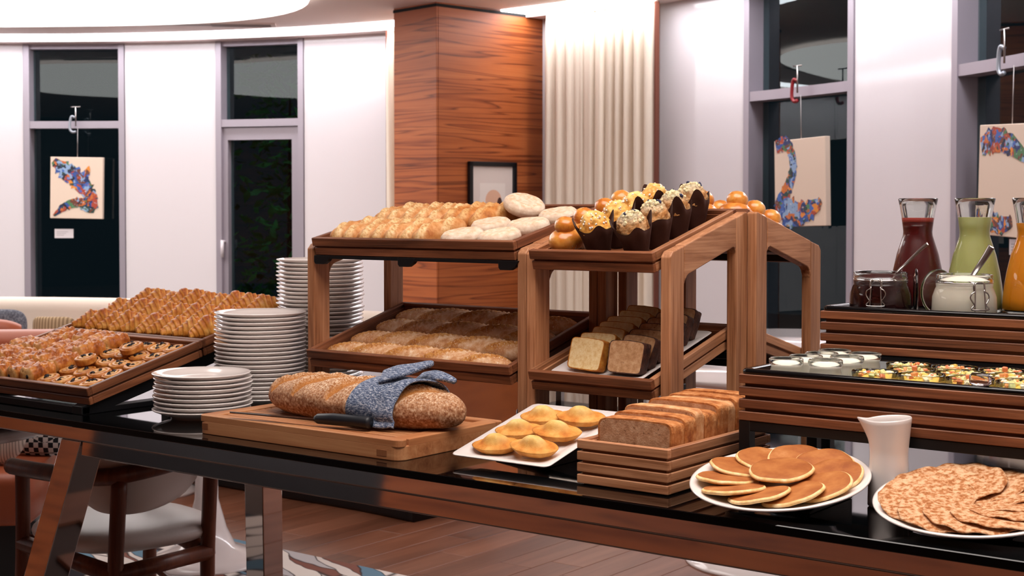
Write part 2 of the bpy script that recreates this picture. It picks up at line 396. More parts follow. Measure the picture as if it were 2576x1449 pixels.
# curtains
def curtain(name, a0, a1, r, z0, z1, folds, label):
    CUR = plain('cream_curtain', '#e3d5c3', .8, bump=(300., .1)); TRIM = plain('brown_curtain_edge', '#6b3a2a', .8)
    nu = folds*12; nz = 26; v = []; f = []; mi = []
    for j in range(nz+1):
        h = j/nz; z = z0+(z1-z0)*h; tight = max(0, (h-.93)/.07)
        for i in range(nu+1):
            s = i/nu; ph = s*folds*TAU+.6*math.sin(s*17)+.25*math.sin(h*3+s*9)
            A = .035*(1-.45*tight)*(.75+.5*noise.noise(Vector((s*folds*.8, h*1.5, 3))))
            q = pol(r+A*math.sin(ph)+.012*math.sin(ph*2.1), a0+(a1-a0)*s+.12*math.sin(ph*1.0+1.2)*(1-tight)+(.35*(h-.9)*10 if h > .9 else 0)*0, z)
            v.append(q)
    for j in range(nz):
        for i in range(nu):
            f.append((j*(nu+1)+i, j*(nu+1)+i+1, (j+1)*(nu+1)+i+1, (j+1)*(nu+1)+i)); mi.append(0)
    e = empty(name, pol(r, (a0+a1)/2)); inv = Matrix.Translation(-e.location)
    me = mk('cloth', v, f, CUR, True, mi); o = link('cloth', me, e, mat=inv); sm = o.modifiers.new('thick', 'SOLIDIFY'); sm.thickness = .006
    for a, q in ((a0, .05), (a1, .12)):
        o = arcobj('edge_trim', a-q, a+q, r-.012, r+.03, z0, z1, TRIM, e, 1); o.matrix_local = inv
    o = arcobj('heading_tape', a0, a1, r-.005, r+.02, z1-.005, z1+.03, CUR, e, 12); o.matrix_local = inv
    tag(e, label, 'curtain')
curtain('curtain', 76.3, 85.3, 7.16, .04, 2.885, 11, 'cream pleated curtain hanging right beside the veneered column and framed print')
curtain('curtain', 94.0, 98.7, 7.16, .04, 2.885, 6, 'narrow strip of cream curtain showing beyond the column, toward the door')

# canvases hanging in the windows
CANV = plain('raw_canvas', '#e2cdb9', .85, bump=(500., .2))
def paintmat(name, seed, cols):
    t = NT(name); co = t.n('Mapping', Vector=t.n('TexCoord').outputs['Object'], Location=(seed, seed*2, 0)).outputs[0]
    wr_ = t.n('TexNoise', Vector=co, Scale=9., Detail=3.); ad = t.mix(.35, co, wr_.outputs[1])
    vo = t.n('TexVoronoi', Vector=ad, Scale=22.); sp = t.n('SeparateColor'); t.t.links.new(vo.outputs['Color'], sp.inputs[0])
    n = len(cols); c = t.ramp(sp.outputs[0], [(i/n, k) for i, k in enumerate(cols)], 'CONSTANT')
    n2 = t.n('TexNoise', Vector=co, Scale=40., Detail=4.); c = t.mix(t.ramp(n2.outputs[0], [(.62, '#000000'), (.72, '#ffffff')]), c, '#c9d2dc')
    t.p(Base_Color=c, Roughness=.5); return t.m
PAINTC = ['#1d2f63', '#3d64b0', '#c66a2b', '#23423a', '#8aa6c9', '#1a1c2c', '#a8432b', '#e08a2e', '#4b7a52', '#2b4f97', '#6b3b2c']
def stroke(mb, pts, wd, y, n=8, rag=0.):
    P = spline([(p[0], 0, p[1]) for p in pts], n); W_ = []
    for i in range(len(P)):
        s = i/(len(P)-1)*(len(wd)-1); k = min(int(s), len(wd)-2); W_.append(wd[k]+(wd[k+1]-wd[k])*(s-k))
    v = []; f = []
    for i, p in enumerate(P):
        a = P[max(i-1, 0)]; b = P[min(i+1, len(P)-1)]; d = (b-a).normalized(); nn = Vector((-d.z, 0, d.x))
        j1 = 1+rag*noise.noise(Vector((i*.9, y*10, 1))); j2 = 1+rag*noise.noise(Vector((i*.9, 5, 1)))
        v += [p+nn*W_[i]*j1+Vector((0, y, 0)), p-nn*W_[i]*j2+Vector((0, y, 0))]
    for i in range(len(P)-1): f.append((2*i, 2*i+1, 2*i+3, 2*i+2))
    k = len(v); v += [q+Vector((0, .0015, 0)) for q in v]; f += [tuple(i+k for i in q)[::-1] for q in f]
    mb.add(v, f)
def canvas(a, r, zc, w_, h_, tilt, strokes, seed, label, clampmat, clab, turn=0):
    p = pol(r, a, zc); e = empty('hanging_canvas', p, (0, tilt, rad(a)-PI/2+turn))
    box('canvas', -w_/2, w_/2, 0, .045, -h_/2, h_/2, CANV, e, .003)
    pmt = paintmat('brush_paint_%d' % seed, seed, PAINTC)
    for i, (pts, wd, rg) in enumerate(strokes):
        m = MB(); stroke(m, [(x*w_, z*h_) for x, z in pts], wd, -.0018-.0012*i, 8, rg); me = m.mesh('painted_stroke', pmt); fix_normals(me); link('painted_stroke', me, e)
    tube('hanging_wire', [(0, .02, h_/2), (0, .02, 2.11-zc)], .0025, plain('wire', '#b9b2b0', .3, .6), e, 5)
    tag(e, label, 'painting')
    c = empty('clamp', pol(r+.0, a, 2.10), (0, 0, rad(a)-PI/2))
    tube('clamp_body', spline([(0, -.025, .10), (-.03, -.03, .11), (-.045, -.03, .05), (-.045, -.03, -.01), (-.02, -.03, -.035), (.01, -.03, -.03)], 5), .012, clampmat, c, 8)
    sc_ = MB(); sc_.add(*tubeg([(.01, -.03, .02), (.01, -.03, .20)], .006, 6)); sc_.add(*tubeg([(-.035, -.03, .20), (.055, -.03, .20)], .0045, 6))
    link('clamp_screw', sc_.mesh('clamp_screw', STEEL, True), c); tag(c, clab, 'clamp')
    return e
S1 = [([(-.44, .44), (-.20, .27), (.02, .14), (.22, -.06), (.34, -.22)], [.03, .085, .09, .07, .045], .5), ([(.36, -.12), (.28, -.30), (.05, -.24), (-.20, -.30), (-.43, -.46)], [.02, .06, .045, .04, .01], .5), ([(.10, .12), (.20, .26), (.24, .36)], [.05, .03, .003], .3)]
S2 = [([(-.46, .43), (-.28, .46), (-.16, .36), (-.12, .16), (-.22, -.04), (-.36, -.22), (-.40, -.36)], [.045, .05, .035, .036, .045, .06, .07], .4), ([(-.40, -.26), (-.10, -.36), (.18, -.32), (.42, -.22)], [.10, .085, .07, .02], .6), ([(-.34, -.40), (0, -.40), (.40, -.30)], [.05, .05, .01], .6)]
S3 = [([(-.46, .30), (-.25, .36), (.0, .33), (.3, .2)], [.05, .07, .06, .03], .4), ([(-.44, -.36), (-.3, -.36), (-.1, -.40), (.1, -.36)], [.05, .06, .05, .03], .5)]
RED = plain('red_clamp', '#8e1f26', .35); GREYC = plain('grey_clamp', '#9aa0a8', .35, .5)
canvas(124.0, RW-.05, 1.545, .50, .575, rad(1.0), S1, 1.3, 'cream canvas with a zigzag multicoloured stroke hanging from a grey clamp', GREYC, 'small grey clamp on the transom above the zigzag canvas')
canvas(65.6, RW-.06, 1.525, .52, .585, rad(-1.5), S2, 3.1, 'cream canvas with a swan-necked blue stroke hanging from a red clamp', RED, 'red screw clamp on the window transom')
canvas(49.3, RW-.06, 1.50, .58, .60, rad(2), S3, 5.7, 'cream canvas with an arched stroke, cut by the frame, behind the orange juice', GREYC, 'grey clamp above the arched stroke canvas')
for a, z, lab in ((125.35, 1.115, 'small white caption card on the glass below the zigzag canvas'), (50.3, 1.14, 'small white caption card on the glass behind the juice carafes')):
    e = empty('caption_card', pol(RW+.092, a, z), (0, 0, rad(a)-PI/2)); box('card', -.09, .09, 0, .004, -.043, .043, plain('card_white', '#ece4e6', .5), e, 0)
    for k in range(3): box('text_line', -.07, .04-.02*k, -.001, 0, .014-.016*k, .018-.016*k, plain('card_ink', '#a89fa2', .6), e, 0)
    tag(e, lab, 'card')
# framed print on the column
fp = empty('framed_print', (0, 0, 0)); fp.matrix_world = Matrix.Translation((c0.x+d_r.x*.56+d_l.x*-.0, c0.y+d_r.y*.56, 1.37)) @ Matrix.Rotation(ang, 4, 'Z')
FB = plain('black_frame', '#0b0e14', .3)
W2, H2 = .50, .70
box('mount', -W2/2+.03, W2/2-.03, -.014, -.006, -H2/2+.03, H2/2-.03, plain('print_mount', '#d8cbc2', .6), fp, 0)
for (x0, x1, z0, z1) in ((-W2/2, W2/2, H2/2-.035, H2/2), (-W2/2, W2/2, -H2/2, -H2/2+.035), (-W2/2, -W2/2+.035, -H2/2, H2/2), (W2/2-.035, W2/2, -H2/2, H2/2)):
    box('frame_bar', x0, x1, -.035, 0, z0, z1, FB, fp, .003)
pr = box('print', -W2*.27, W2*.27, -.0155, -.0138, -H2*.32, H2*.26, plain('print_paper', '#e2d8cf', .6), fp, 0)
def disc(name, x, z, rx, rz, col, parent, y):
    v = [(x+rx*math.cos(TAU*i/28), y, z+rz*math.sin(TAU*i/28)) for i in range(28)]; link(name, mk(name, v, [tuple(range(28))], plain('ink_'+col[1:], col, .6)), parent)
disc('sun_disc', .01, .045, .085, .085, '#dcae92', pr, -.0160); disc('hair_shape', .075, .0, .03, .07, '#4a2a24', pr, -.0164)
disc('torso_shape', .03, -.09, .055, .09, '#b0623f', pr, -.0168); disc('sleeve_shape', -.06, -.09, .045, .10, '#77738f', pr, -.0172); disc('arm_shape', .085, -.10, .02, .08, '#a8aab8', pr, -.0176)
tag(fp, 'black framed print of an abstract figure on the veneered column', 'picture frame')

# ------------------------------------------------------------------ garden beyond the glass
gd = struct(box('ground', -16, 6, 7.7, 16, -.25, -.1, plain('night_lawn', '#0f1a12', .95), b=0))
LEAF = plain('shrub_leaf', '#3f8a4e', .45)
def shrub(p, h, sp, n, label):
    m = MB(); rr = random.Random(int(p.x*100))
    for i in range(n):
        a = rr.random()*TAU; r = sp*math.sqrt(rr.random()); z = .15+(h-.15)*rr.random(); s = .05+.06*rr.random()
        M = Matrix.Translation((r*math.cos(a), r*math.sin(a), z)) @ Euler((rr.random()*2-1, rr.random()*2-1, rr.random()*TAU)).to_matrix().to_4x4()
        m.add([(-s*.35, 0, 0), (0, -s, .01), (s*.35, 0, 0), (0, s, .01)], [(0, 1, 2, 3)], M=M)
    e = empty('garden_shrub', p); lf = link('leaves', m.mesh('leaves', LEAF), e); lf['kind'] = 'stuff'
    tube('stem', [(0, 0, -.12), (.02, 0, h*.5), (0, .03, h*.9)], [.03, .022, .01], plain('bark', '#2a1d14', .9), e, 6); tag(e, label, 'shrub')
shrub(pol(8.75, 112.6), 2.9, .55, 900, 'tall leafy shrub in the dark garden behind the door')
shrub(pol(8.7, 103.5), 2.4, .45, 500, 'lower leafy shrub against the dark garden door')
e = empty('bird_house', pol(8.35, 108.2)); BW = wood('bird_house_wood', OAK, 'z')
box('post', -.03, .03, -.03, .03, -.12, .72, BW, e); box('house_box', -.16, .16, -.12, .12, .72, .96, BW, e)
for s in (-1, 1): box('roof_board', -.27, .0, -.16, .16, 0, .02, plain('roof_zinc', '#9fb0b8', .4, .5), e, .002, (0 if s < 0 else 0, 0, 1.12), (0, rad(-32), 0 if s < 0 else PI))
tag(e, 'little wooden bird house in the dark garden behind the door', 'bird house')

# ------------------------------------------------------------------ dining furniture behind the buffet
def sweep(name, path, prof, mat, parent=None, n=6):
    """sweep a (across,z) profile along a plan path; across points to the left of travel"""
    P = spline([(p.x, p.y, 0) for p in path], n); v = []; f = []; k = len(prof)
    for i, p in enumerate(P):
        d = (P[min(i+1, len(P)-1)]-P[max(i-1, 0)]).normalized(); nn = Vector((-d.y, d.x, 0))
        v += [p+nn*a+Vector((0, 0, z)) for a, z in prof]
    for i in range(len(P)-1):
        for j in range(k): f.append((i*k+j, (i+1)*k+j, (i+1)*k+(j+1) % k, i*k+(j+1) % k))
    f += [tuple(range(k))[::-1], tuple(range((len(P)-1)*k, len(P)*k))]
    me = mk(name, v, f, mat, True); fix_normals(me); return link(name, me, parent)
def rrect(a0, a1, z0, z1, r, n=5):
    o = []
    for cx, cz, s in ((a1-r, z1-r, 0), (a0+r, z1-r, 1), (a0+r, z0+r, 2), (a1-r, z0+r, 3)):
        for i in range(n+1): t = (s+i/n)*PI/2; o.append((cx+r*math.cos(t), cz+r*math.sin(t)))
    return o
bp = [room(-4.2, 8.05), room(-2.25, 7.95), room(-.65, 6.9), room(-.1, 6.45)]
bq = tag(empty('banquette', (0, 0, 0)), 'long cream upholstered banquette running under the windows', 'banquette')
sweep('backrest', bp, rrect(-.09, .09, .38, .85, .07), CREAM, bq); sweep('seat', bp, rrect(-.62, -.10, .24, .46, .05), CREAM, bq); sweep('plinth', bp, rrect(-.5, .05, 0, .24, .02), BLACKM, bq)
def cushion(p, w_, h_, t_, rot, mat, label):
    def fn(u, v):
        a = (u-.5)*PI; b = v*TAU; c = math.cos(a)
        sx = math.copysign(abs(math.cos(b)*1.0)**.45, math.cos(b)); sy = math.copysign(abs(math.sin(b))**.45, math.sin(b))
        return (w_/2*sx*abs(c)**.5, t_/2*math.sin(a)*(1-.55*min(1, (abs(sx*sy)))**2), h_/2*sy*abs(c)**.5)
    v, f, a = gridg(14, 40, fn); me = mk('cushion', v, f, mat, True); fix_normals(me)
    return tag(link('cushion', me, None, p, rot), label, 'cushion')
def weave(name, c1, c2, s):
    t = NT(name); ck = t.n('TexChecker', Vector=t.obj((1, 1, 1), False), Color1=lin(c1), Color2=lin(c2), Scale=s); t.p(Base_Color=ck.outputs[0], Roughness=.9); return t.m
GREYW = food('grey_tweed', [(.3, '#3b3d45'), (.5, '#5c5e68'), (.7, '#83848c')], 90, .95, .3)
cushion(room(-2.80, 7.66, .66), .36, .30, .12, (rad(-12), 0, YAW), GREYW, 'grey tweed cushion leaning on the cream banquette')
# leather armchair edge and ribbed chair in the distance
ar = empty('leather_armchair', room(-2.62, 7.0), (0, 0, YAW+rad(8)))
link('arm', mk('arm', *tubeg(spline([(-.5, .1, .72), (-.1, 0, .755), (.10, -.02, .75), (.17, .0, .725)], 6), .055, 10), ORANGE, True), ar)
box('seat', -.6, .1, -.3, .35, .2, .44, ORANGE, ar, .03); box('side_panel', -.55, .08, -.03, .05, .3, .75, ORANGE, ar, .02)
for x, y in ((-.5, -.25), (.05, -.25), (-.5, .3), (.05, .3)): box('leg', x-.02, x+.02, y-.02, y+.02, 0, .2, CHWOOD, ar)
tag(ar, 'orange leather armchair in front of the cream banquette', 'armchair')
rb = empty('ribbed_chair', room(-1.95, 6.05), (0, 0, YAW+rad(-6)))
RIB = NT('ribbed_fabric'); wv = RIB.n('TexWave', Vector=RIB.obj((1, 1, 1), False), Scale=22.); RIB.p(Base_Color=RIB.ramp(wv.outputs[0], [(0., '#8d7456'), (1., '#c4ab88')]), Roughness=.9)
def bent(w_, z0, z1, th, bow):
    def fn(u, v):
        x = (u-.5)*w_; b = v*TAU; zz = math.copysign(abs(math.sin(b))**.5, math.sin(b)); yy = math.copysign(abs(math.cos(b))**.5, math.cos(b))
        k = (1-abs(2*u-1)**6)**.3 if 0 < u < 1 else 0
        return (x, bow*(1-(2*u-1)**2)+th/2*yy*max(k, .3), (z0+z1)/2+(z1-z0)/2*zz*(.75+.25*k))
    v, f, a = gridg(24, 28, fn); f += [tuple(range(28)), tuple(range(24*28, 25*28))]; return v, f
me = mk('backrest', *bent(.19, .46, .893, .05, -.04), RIB.m, True); fix_normals(me); link('backrest', me, rb)
me = mk('seat', *latheg([(0, .40), (.21, .40), (.23, .43), (.21, .46), (0, .47)], 24), RIB.m, True); link('seat', me, rb, (0, .2, 0))
for s in (-1, 1):
    for y in (.06, .36): tube('leg', [(s*.15, y, .41), (s*.19, y+(.03 if y > .2 else -.03), 0)], [.018, .012], CHWOOD, rb)
tag(rb, 'beige ribbed dining chair at the distant laid table', 'chair')

def tulip(p, r, h, base_r, label, top=True):
    e = empty('tulip_table', p); W_ = plain('white_lacquer', '#e6dedc', .12, coat=.4)
    lathe('pedestal', [(0, 0), (base_r, 0), (base_r, .012), (base_r*.8, .028), (base_r*.45, .06), (.075, .13), (.045, .24), (.04, .42), (.06, .58), (.13, h-.03), (0, h-.03)], W_, e, 48)
    lathe('table_top', [(0, h-.03), (r-.03, h-.03), (r, h-.008), (r-.004, h), (0, h)], W_, e, 56)
    return tag(e, label, 'table')
tulip(room(-1.17, 5.42), .42, .74, .24, 'white tulip pedestal table that the walnut armchair faces')
tulip(room(.985, 5.42), .50, .74, .32, 'white tulip pedestal table under the pancake side of the buffet'); tulip(room(1.35, 6.75), .48, .74, .28, 'white tulip table farther back by the swan-necked canvas')
tulip(room(-1.72, 6.75), .36, .74, .22, 'white tulip table laid with glasses near the ribbed chair')
# glasses on the distant table
for i, (u, v) in enumerate(((-1.98, 6.72), (-1.89, 6.62), (-1.92, 6.74))):
    p = room(u, v, .74); e = empty('tumbler', p)
    lathe('glass', [(0, 0), (.03, 0), (.036, .11), (.033, .11), (.028, .008), (0, .008)], GLASS, e, 20)
    if i == 1: tube('straw', [(0, .0, .01), (.02, .0, .17)], .004, plain('straw', '#d98a6a', .5), e, 6)
    tag(e, 'small drinking glass on the distant laid table' if i != 1 else 'glass with a straw on the distant laid table', 'glass', 'glasses on the distant table' if i != 1 else None)

# rug
def rugmat():
    t = NT('brushstroke_rug'); co = t.n('Mapping', Vector=t.n('TexCoord').outputs['Object'], Rotation=(0, 0, .35)).outputs[0]
    d = t.n('TexNoise', Vector=co, Scale=2.2, Detail=3.); c2 = t.mix(.16, co, d.outputs[1])
    s = t.n('Mapping', Vector=c2, Scale=(1.2, 7., 1.)).outputs[0]
    vo = t.n('TexVoronoi', Vector=s, Scale=2.3); sp = t.n('SeparateColor'); t.t.links.new(vo.outputs['Color'], sp.inputs[0])
    c = t.ramp(sp.outputs[0], [(0, '#d9cfc8'), (.3, '#b8b4b6'), (.5, '#5d7f94'), (.62, '#2a2630'), (.72, '#e2dad2'), (.86, '#7c4a3c')], 'CONSTANT')
    v2 = t.n('TexVoronoi', Vector=s, Scale=2.3, _feature='DISTANCE_TO_EDGE'); ln = t.ramp(v2.outputs[0], [(.0, '#000000'), (.05, '#ffffff')])
    c = t.mix(ln, '#2b1c1c', c); t.p(Base_Color=c, Roughness=.95); return t.m
rp = room(-1.85, 5.0); rug = box('rug', -1.5, 1.5, -1.05, 1.05, -.003, .003, rugmat(), None, .002, (rp.x, rp.y, .0), (0, 0, YAW-rad(38)))
tag(rug, 'cream rug with blue and dark brushstroke stripes under the armchair', 'rug')

# cognac bench with cushions
sb = [room(-2.9, 5.0), room(-2.2, 5.04), room(-1.66, 5.08)]
be = tag(empty('leather_bench'), 'cognac orange leather bench behind the white table', 'bench')
sweep('seat', sb, rrect(-.34, .22, .28, .46, .04), ORANGE, be); sweep('backrest', sb, rrect(.18, .36, .30, .895, .06), ORANGE, be); sweep('plinth', sb, rrect(-.2, .3, .0, .28, .01), BLACKM, be)
STR = NT('striped_linen'); wv = STR.n('TexWave', Vector=STR.obj((1, 1, 1), False), Scale=34., _bands_direction='X'); STR.p(Base_Color=STR.ramp(wv.outputs[0], [(0., '#8f857a'), (.4, '#cfc4b6'), (1., '#d8cec2')]), Roughness=.9)
cushion(room(-1.92, 4.955, .634), .46, .36, .15, (rad(-16), 0, YAW), STR.m, 'cream ribbed cushion on the orange bench')
cushion(room(-1.675, 5.145, .625), .30, .34, .09, (rad(-16), 0, YAW-rad(5)), weave('dotted_fabric', '#14161c', '#d8d4d0', 55.), 'black and white dotted cushion on the orange bench')
# white table at the left with napkin
lt = room(-1.76, 4.12); e = empty('side_table', lt); W_ = plain('marble_white', '#e0d7d4', .2)
lathe('table_top', [(0, .705), (.43, .705), (.45, .72), (.45, .735), (.44, .74), (0, .74)], W_, e, 56); lathe('pedestal', [(0, 0), (.26, 0), (.24, .03), (.05, .1), (.04, .5), (.1, .705), (0, .705)], W_, e, 40)
tag(e, 'white round table beside the buffet leg, with a folded napkin', 'table')
m = MB()
for k in range(4): m.box(-.10+.004*k, .10-.003*k, -.06, .06-.004*k, .006*k, .006*k+.0055, .002)
nl = room(-1.395, 3.98, .7405); nk = link('folded_napkin', m.mesh('folded_napkin', food('grey_linen', [(.3, '#5d5a68'), (.6, '#85828f')], 80, .95, .2)), None, nl, (0, 0, YAW+.1))
tag(nk, 'folded grey linen napkin on the white round table', 'napkin')

# walnut armchair with white leather
ch = tag(empty('armchair', room(-1.0, 3.95)), 'walnut framed armchair with white leather seat and curved back', 'chair'); O_ = Vector(ch.location)
def cp(u, v, z): return room(u, v, z)-O_
WL = plain('white_leather', '#ddd3cc', .4, bump=(200., .05))
RL, RR, FL, FR = (-1.055, 3.76), (-.865, 4.02), (-1.425, 4.12), (-1.13, 4.42)
for nm, (u, v), zt, lean in (('leg', RL, .63, 1), ('leg', RR, .66, 1), ('leg', FL, .60, 0), ('leg', FR, .60, 0)):
    du = .02 if lean else -.0
    tube(nm, spline([cp(u-.02*lean, v-.03*lean, 0), cp(u-.004, v-.0, .22), cp(u, v, .40), cp(u+.012*lean, v-.0, zt)], 5), [.013]+[.021]*9+[.024]*3+[.019]*2+[.017] if False else .021, CHWOOD, ch, 10)
rail = spline([cp(-1.46, 4.13, .60), cp(-1.30, 3.95, .615), cp(-1.10, 3.77, .635), cp(-.98, 3.80, .65), cp(-.86, 4.0, .665), cp(-.95, 4.25, .64), cp(-1.12, 4.45, .61)], 8)
tube('arm_rail', rail, .024, CHWOOD, ch, 12)
# seat cushion: rounded squarish slab
cx_, cy_ = (RL[0]+RR[0]+FL[0]+FR[0])/4, (RL[1]+RR[1]+FL[1]+FR[1])/4
def seatfn(u, v):
    b = v*TAU; a = (u-.5)*PI; c = abs(math.cos(a))**.35
    x = .245*math.copysign(abs(math.cos(b))**.75, math.cos(b))*c; y = .245*math.copysign(abs(math.sin(b))**.75, math.sin(b))*c
    q = cp(cx_+x*.72-y*.66, cy_+x*.66+y*.72, .435+.035*math.sin(a)); return tuple(q)
v, f, a = gridg(12, 48, seatfn); me = mk('seat', v, f, WL, True); fix_normals(me); link('seat', me, ch)
def backfn(u, v):
    b = v*TAU; t = .06+u*.88; i = t*(len(BK)-1); k = min(int(i), len(BK)-2); p = BK[k].lerp(BK[k+1], i-k)
    d = (BK[k+1]-BK[k]).normalized(); nn = Vector((-d.y, d.x, 0)); e_ = (1-abs(2*u-1)**5)**.4 if 0 < u < 1 else 0.
    h0 = .085+.020*(1-(2*u-1)**2)
    return tuple(p+nn*(.022*math.copysign(abs(math.cos(b))**.6, math.cos(b))*max(e_, .25)+.03)+Vector((0, 0, .032+h0*math.copysign(abs(math.sin(b))**.6, math.sin(b))*max(e_, .55))))
BK = spline([cp(-1.235, 3.91, .60), cp(-1.11, 3.785, .60), cp(-.97, 3.81, .60), cp(-.855, 4.03, .60)], 8)
v, f, a = gridg(24, 24, backfn); f += [tuple(range(24)), tuple(range(24*24, 25*24))]; me = mk('backrest', v, f, WL, True); fix_normals(me); link('backrest', me, ch)
for A, B in ((RL, RR), (RR, FR), (FR, FL), (FL, RL)): tube('apron', [cp(*A, .375), cp(*B, .375)], .024, CHWOOD, ch, 8)
tube('stretcher', [cp(*RR, .2), cp(*FR, .24)], .012, CHWOOD, ch, 8); tube('stretcher', [cp(*RL, .2), cp(*FL, .24)], .012, CHWOOD, ch, 8)

# ------------------------------------------------------------------ buffet table
tb = tag(empty('buffet_table', (-.4, .5, 0)), 'long black topped buffet table with mirror polished steel rails and splayed legs', 'table')
def T(o): o.matrix_local = Matrix.Translation((.4, -.5, 0)) @ o.matrix_local; return o
T(box('table_top', -2.7, 1.5, 0, 1.18, .886, .90, BLACKT, tb, .0012))
T(prism('upper_rail', [(.008, .858), (.0125, .8855), (.05, .8855), (.05, .856), (.010, .856)], -2.68, 1.48, 'x', CHROME, tb, .0012)); T(prism('lower_rail', [(.011, .826), (.0145, .855), (.05, .855), (.05, .824), (.013, .824)], -1.25, 1.48, 'x', CHROME, tb, .0012))
T(box('upper_rail', -2.68, 1.48, 1.12, 1.16, .856, .8855, CHROME, tb, .003)); T(box('underframe', -2.6, 1.4, .09, 1.1, .862, .885, BLACKM, tb, .0))
def leg(x, y, sx, sy, zt=.8555, w_=.068):
    v = []; s = .535/2.77*.0+.193
    for z in (0, zt):
        o = (zt-z)*s; v += [(x+sx*o, y+sy*o, z), (x+w_+sx*o, y+sy*o, z), (x+w_+sx*o, y+w_+sy*o, z), (x+sx*o, y+w_+sy*o, z)]
    f = [(3, 2, 1, 0), (4, 5, 6, 7), (0, 1, 5, 4), (1, 2, 6, 5), (2, 3, 7, 6), (3, 0, 4, 7)]
    bm = bmesh.new(); B = [bm.verts.new(q) for q in v]
    for q in f: bm.faces.new([B[i] for i in q])
    bmesh.ops.bevel(bm, geom=bm.edges[:], offset=.0025, segments=2, profile=.5, affect='EDGES'); me = bpy.data.meshes.new('leg'); bm.to_mesh(me); bm.free(); me.materials.append(CHROME)
    T(link('leg', me, tb))
leg(-1.322, .012, -1, -1); leg(-1.40, .60, -1, 1, .862); leg(1.2, .012, 1, -1); leg(1.2, 1.05, 1, 1)

# ------------------------------------------------------------------ porcelain plates in three stacks
PL = [(0, .003), (.058, .003), (.060, 0), (.064, 0), (.066, .0052), (.09, .0118), (.1035, .0176), (.1056, .0193), (.1052, .0209), (.1030, .0214), (.088, .0155), (.068, .009), (.06, .0085), (0, .0085)]
pme = mk('plate', *latheg(PL, 64), PORC, True)
def stack(x, y, n, label, group, jit=.0022):
    for i in range(n):
        if i == n-1: label = 'topmost '+label; group = None
        tag(link('plate', pme, None, (x+random.uniform(-1, 1)*jit, y+random.uniform(-1, 1)*jit, .9+.0096*i), (0, 0, random.random()*6)), label, 'plate', group)
stack(-1.088, .205, 9, 'white porcelain plate in the low stack beside the cutting board', 'plates in the low stack')
stack(-1.150, .430, 21, 'white porcelain plate in the middle-height stack', 'plates in the middle stack')
stack(-1.174, .650, 33, 'white porcelain plate in the tallest stack behind the wooden stand', 'plates in the tallest stack')

# ------------------------------------------------------------------ slatted oak trays
TH = .04
def tray(X0, X1, Yf, zt, angle, depth, label, mir=False, mats=(WX, WY), base=.006):
    W_ = X1-X0; t = rad(angle)
    if not mir: M = Matrix.Translation((X0, Yf+TH*math.sin(t), zt-TH*math.cos(t))) @ Matrix.Rotation(t, 4, 'X')
    else: M = Matrix.Translation((X1, Yf-TH*math.sin(t), zt-TH*math.cos(t))) @ Matrix.Rotation(PI, 4, 'Z') @ Matrix.Rotation(t, 4, 'X')
    e = empty('serving_tray', mat=M); a = .012; wx, wy = mats
    for z0, z1, ins in ((.0, .0175, .0025), (.0215, TH, 0)):
        box('slat', ins, W_-ins, ins, a, z0, z1, wx, e); box('slat', ins, W_-ins, depth-a, depth-ins, z0, z1, wx, e)
        box('slat', ins, a, a, depth-a, z0, z1, wy, e); box('slat', W_-a, W_-ins, a, depth-a, z0, z1, wy, e)
    for q in ((a*.55, W_-a*.55, a*.55, a), (a*.55, W_-a*.55, depth-a, depth-a*.55)): box('liner', *q, .016, .0225, wx, e, 0)
    for q in ((a*.55, a, a, depth-a), (W_-a, W_-a*.55, a, depth-a)): box('liner', *q, .016, .0225, wy, e, 0)
    for q in ((a, W_-a, a, a+.005), (a, W_-a, depth-a-.005, depth-a)): box('inner_lip', *q, .002, .031, wx, e, 0)
    for q in ((a, a+.005, a+.005, depth-a-.005), (W_-a-.005, W_-a, a+.005, depth-a-.005)): box('inner_lip', *q, .002, .031, wy, e, 0)
    box('tray_base', a, W_-a, a, depth-a, .001, base, wx, e, 0); tag(e, label, 'tray')
    return M
M_T1 = tray(-1.865, -1.30, .062, .959, 14.3, .331, 'dark oak tray of raisin swirls and chocolate rolls on the black sloped rack', base=.019)
M_T2 = tray(-1.865, -1.30, .383, 1.041, 14.3, .335, 'dark oak tray full of croissants on the black sloped rack', base=.019)
M_LL = tray(-.971, -.404, .400, 1.037, 15.5, .338, 'dark oak tray holding four baguettes on the lower shelf of the stand')
M_UL = tray(-.9685, -.4045, .415, 1.285, 12.8, .340, 'dark oak tray of crusty rolls and pale round muffins atop the stand', base=.015)
M_LR = tray(-.358, -.075, .400, 1.033, 14.6, .330, 'oak tray holding a white plate of cake slices on the lower shelf', mats=(WX, PY))
M_UR = tray(-.358, -.074, .402, 1.269, 14.3, .330, 'oak tray of paper wrapped muffins and brioches atop the stand', mats=(WX, PY), base=.014)
M_UB = tray(-.338, -.056, 1.0565, 1.269, 14.3, .330, 'oak tray of brioches sloping away behind the muffin tray', True, (WX, PY))
M_LB = tray(-.338, -.056, 1.052, 1.033, 14.6, .330, 'empty oak tray sloping away on the lower rear shelf', True, (WX, PY))

# black sloped rack under the pastry trays
rk = tag(empty('sloped_rack', (-1.58, .38, .9)), 'black metal sloped rack carrying the two pastry trays', 'rack'); RI = Matrix.Translation((1.58, -.38, -.9))
def K(o): o.matrix_local = RI @ o.matrix_local; return o
for x0 in (-1.35, -1.83):
    K(prism('side_plate', [(.060, .9005), (.060, .9185), (.72, 1.083), (.72, 1.052), (.15, .912), (.72, .912), (.72, .9005)], x0, x0+.035, 'x', BLACKM, rk, .001))
    K(box('rear_post', x0, x0+.035, .69, .72, .91, 1.06, BLACKM, rk))
K(box('front_bar', -1.83, -1.315, .062, .082, .9005, .917, BLACKM, rk)); K(box('rear_bar', -1.83, -1.315, .70, .72, .9005, .915, BLACKM, rk))

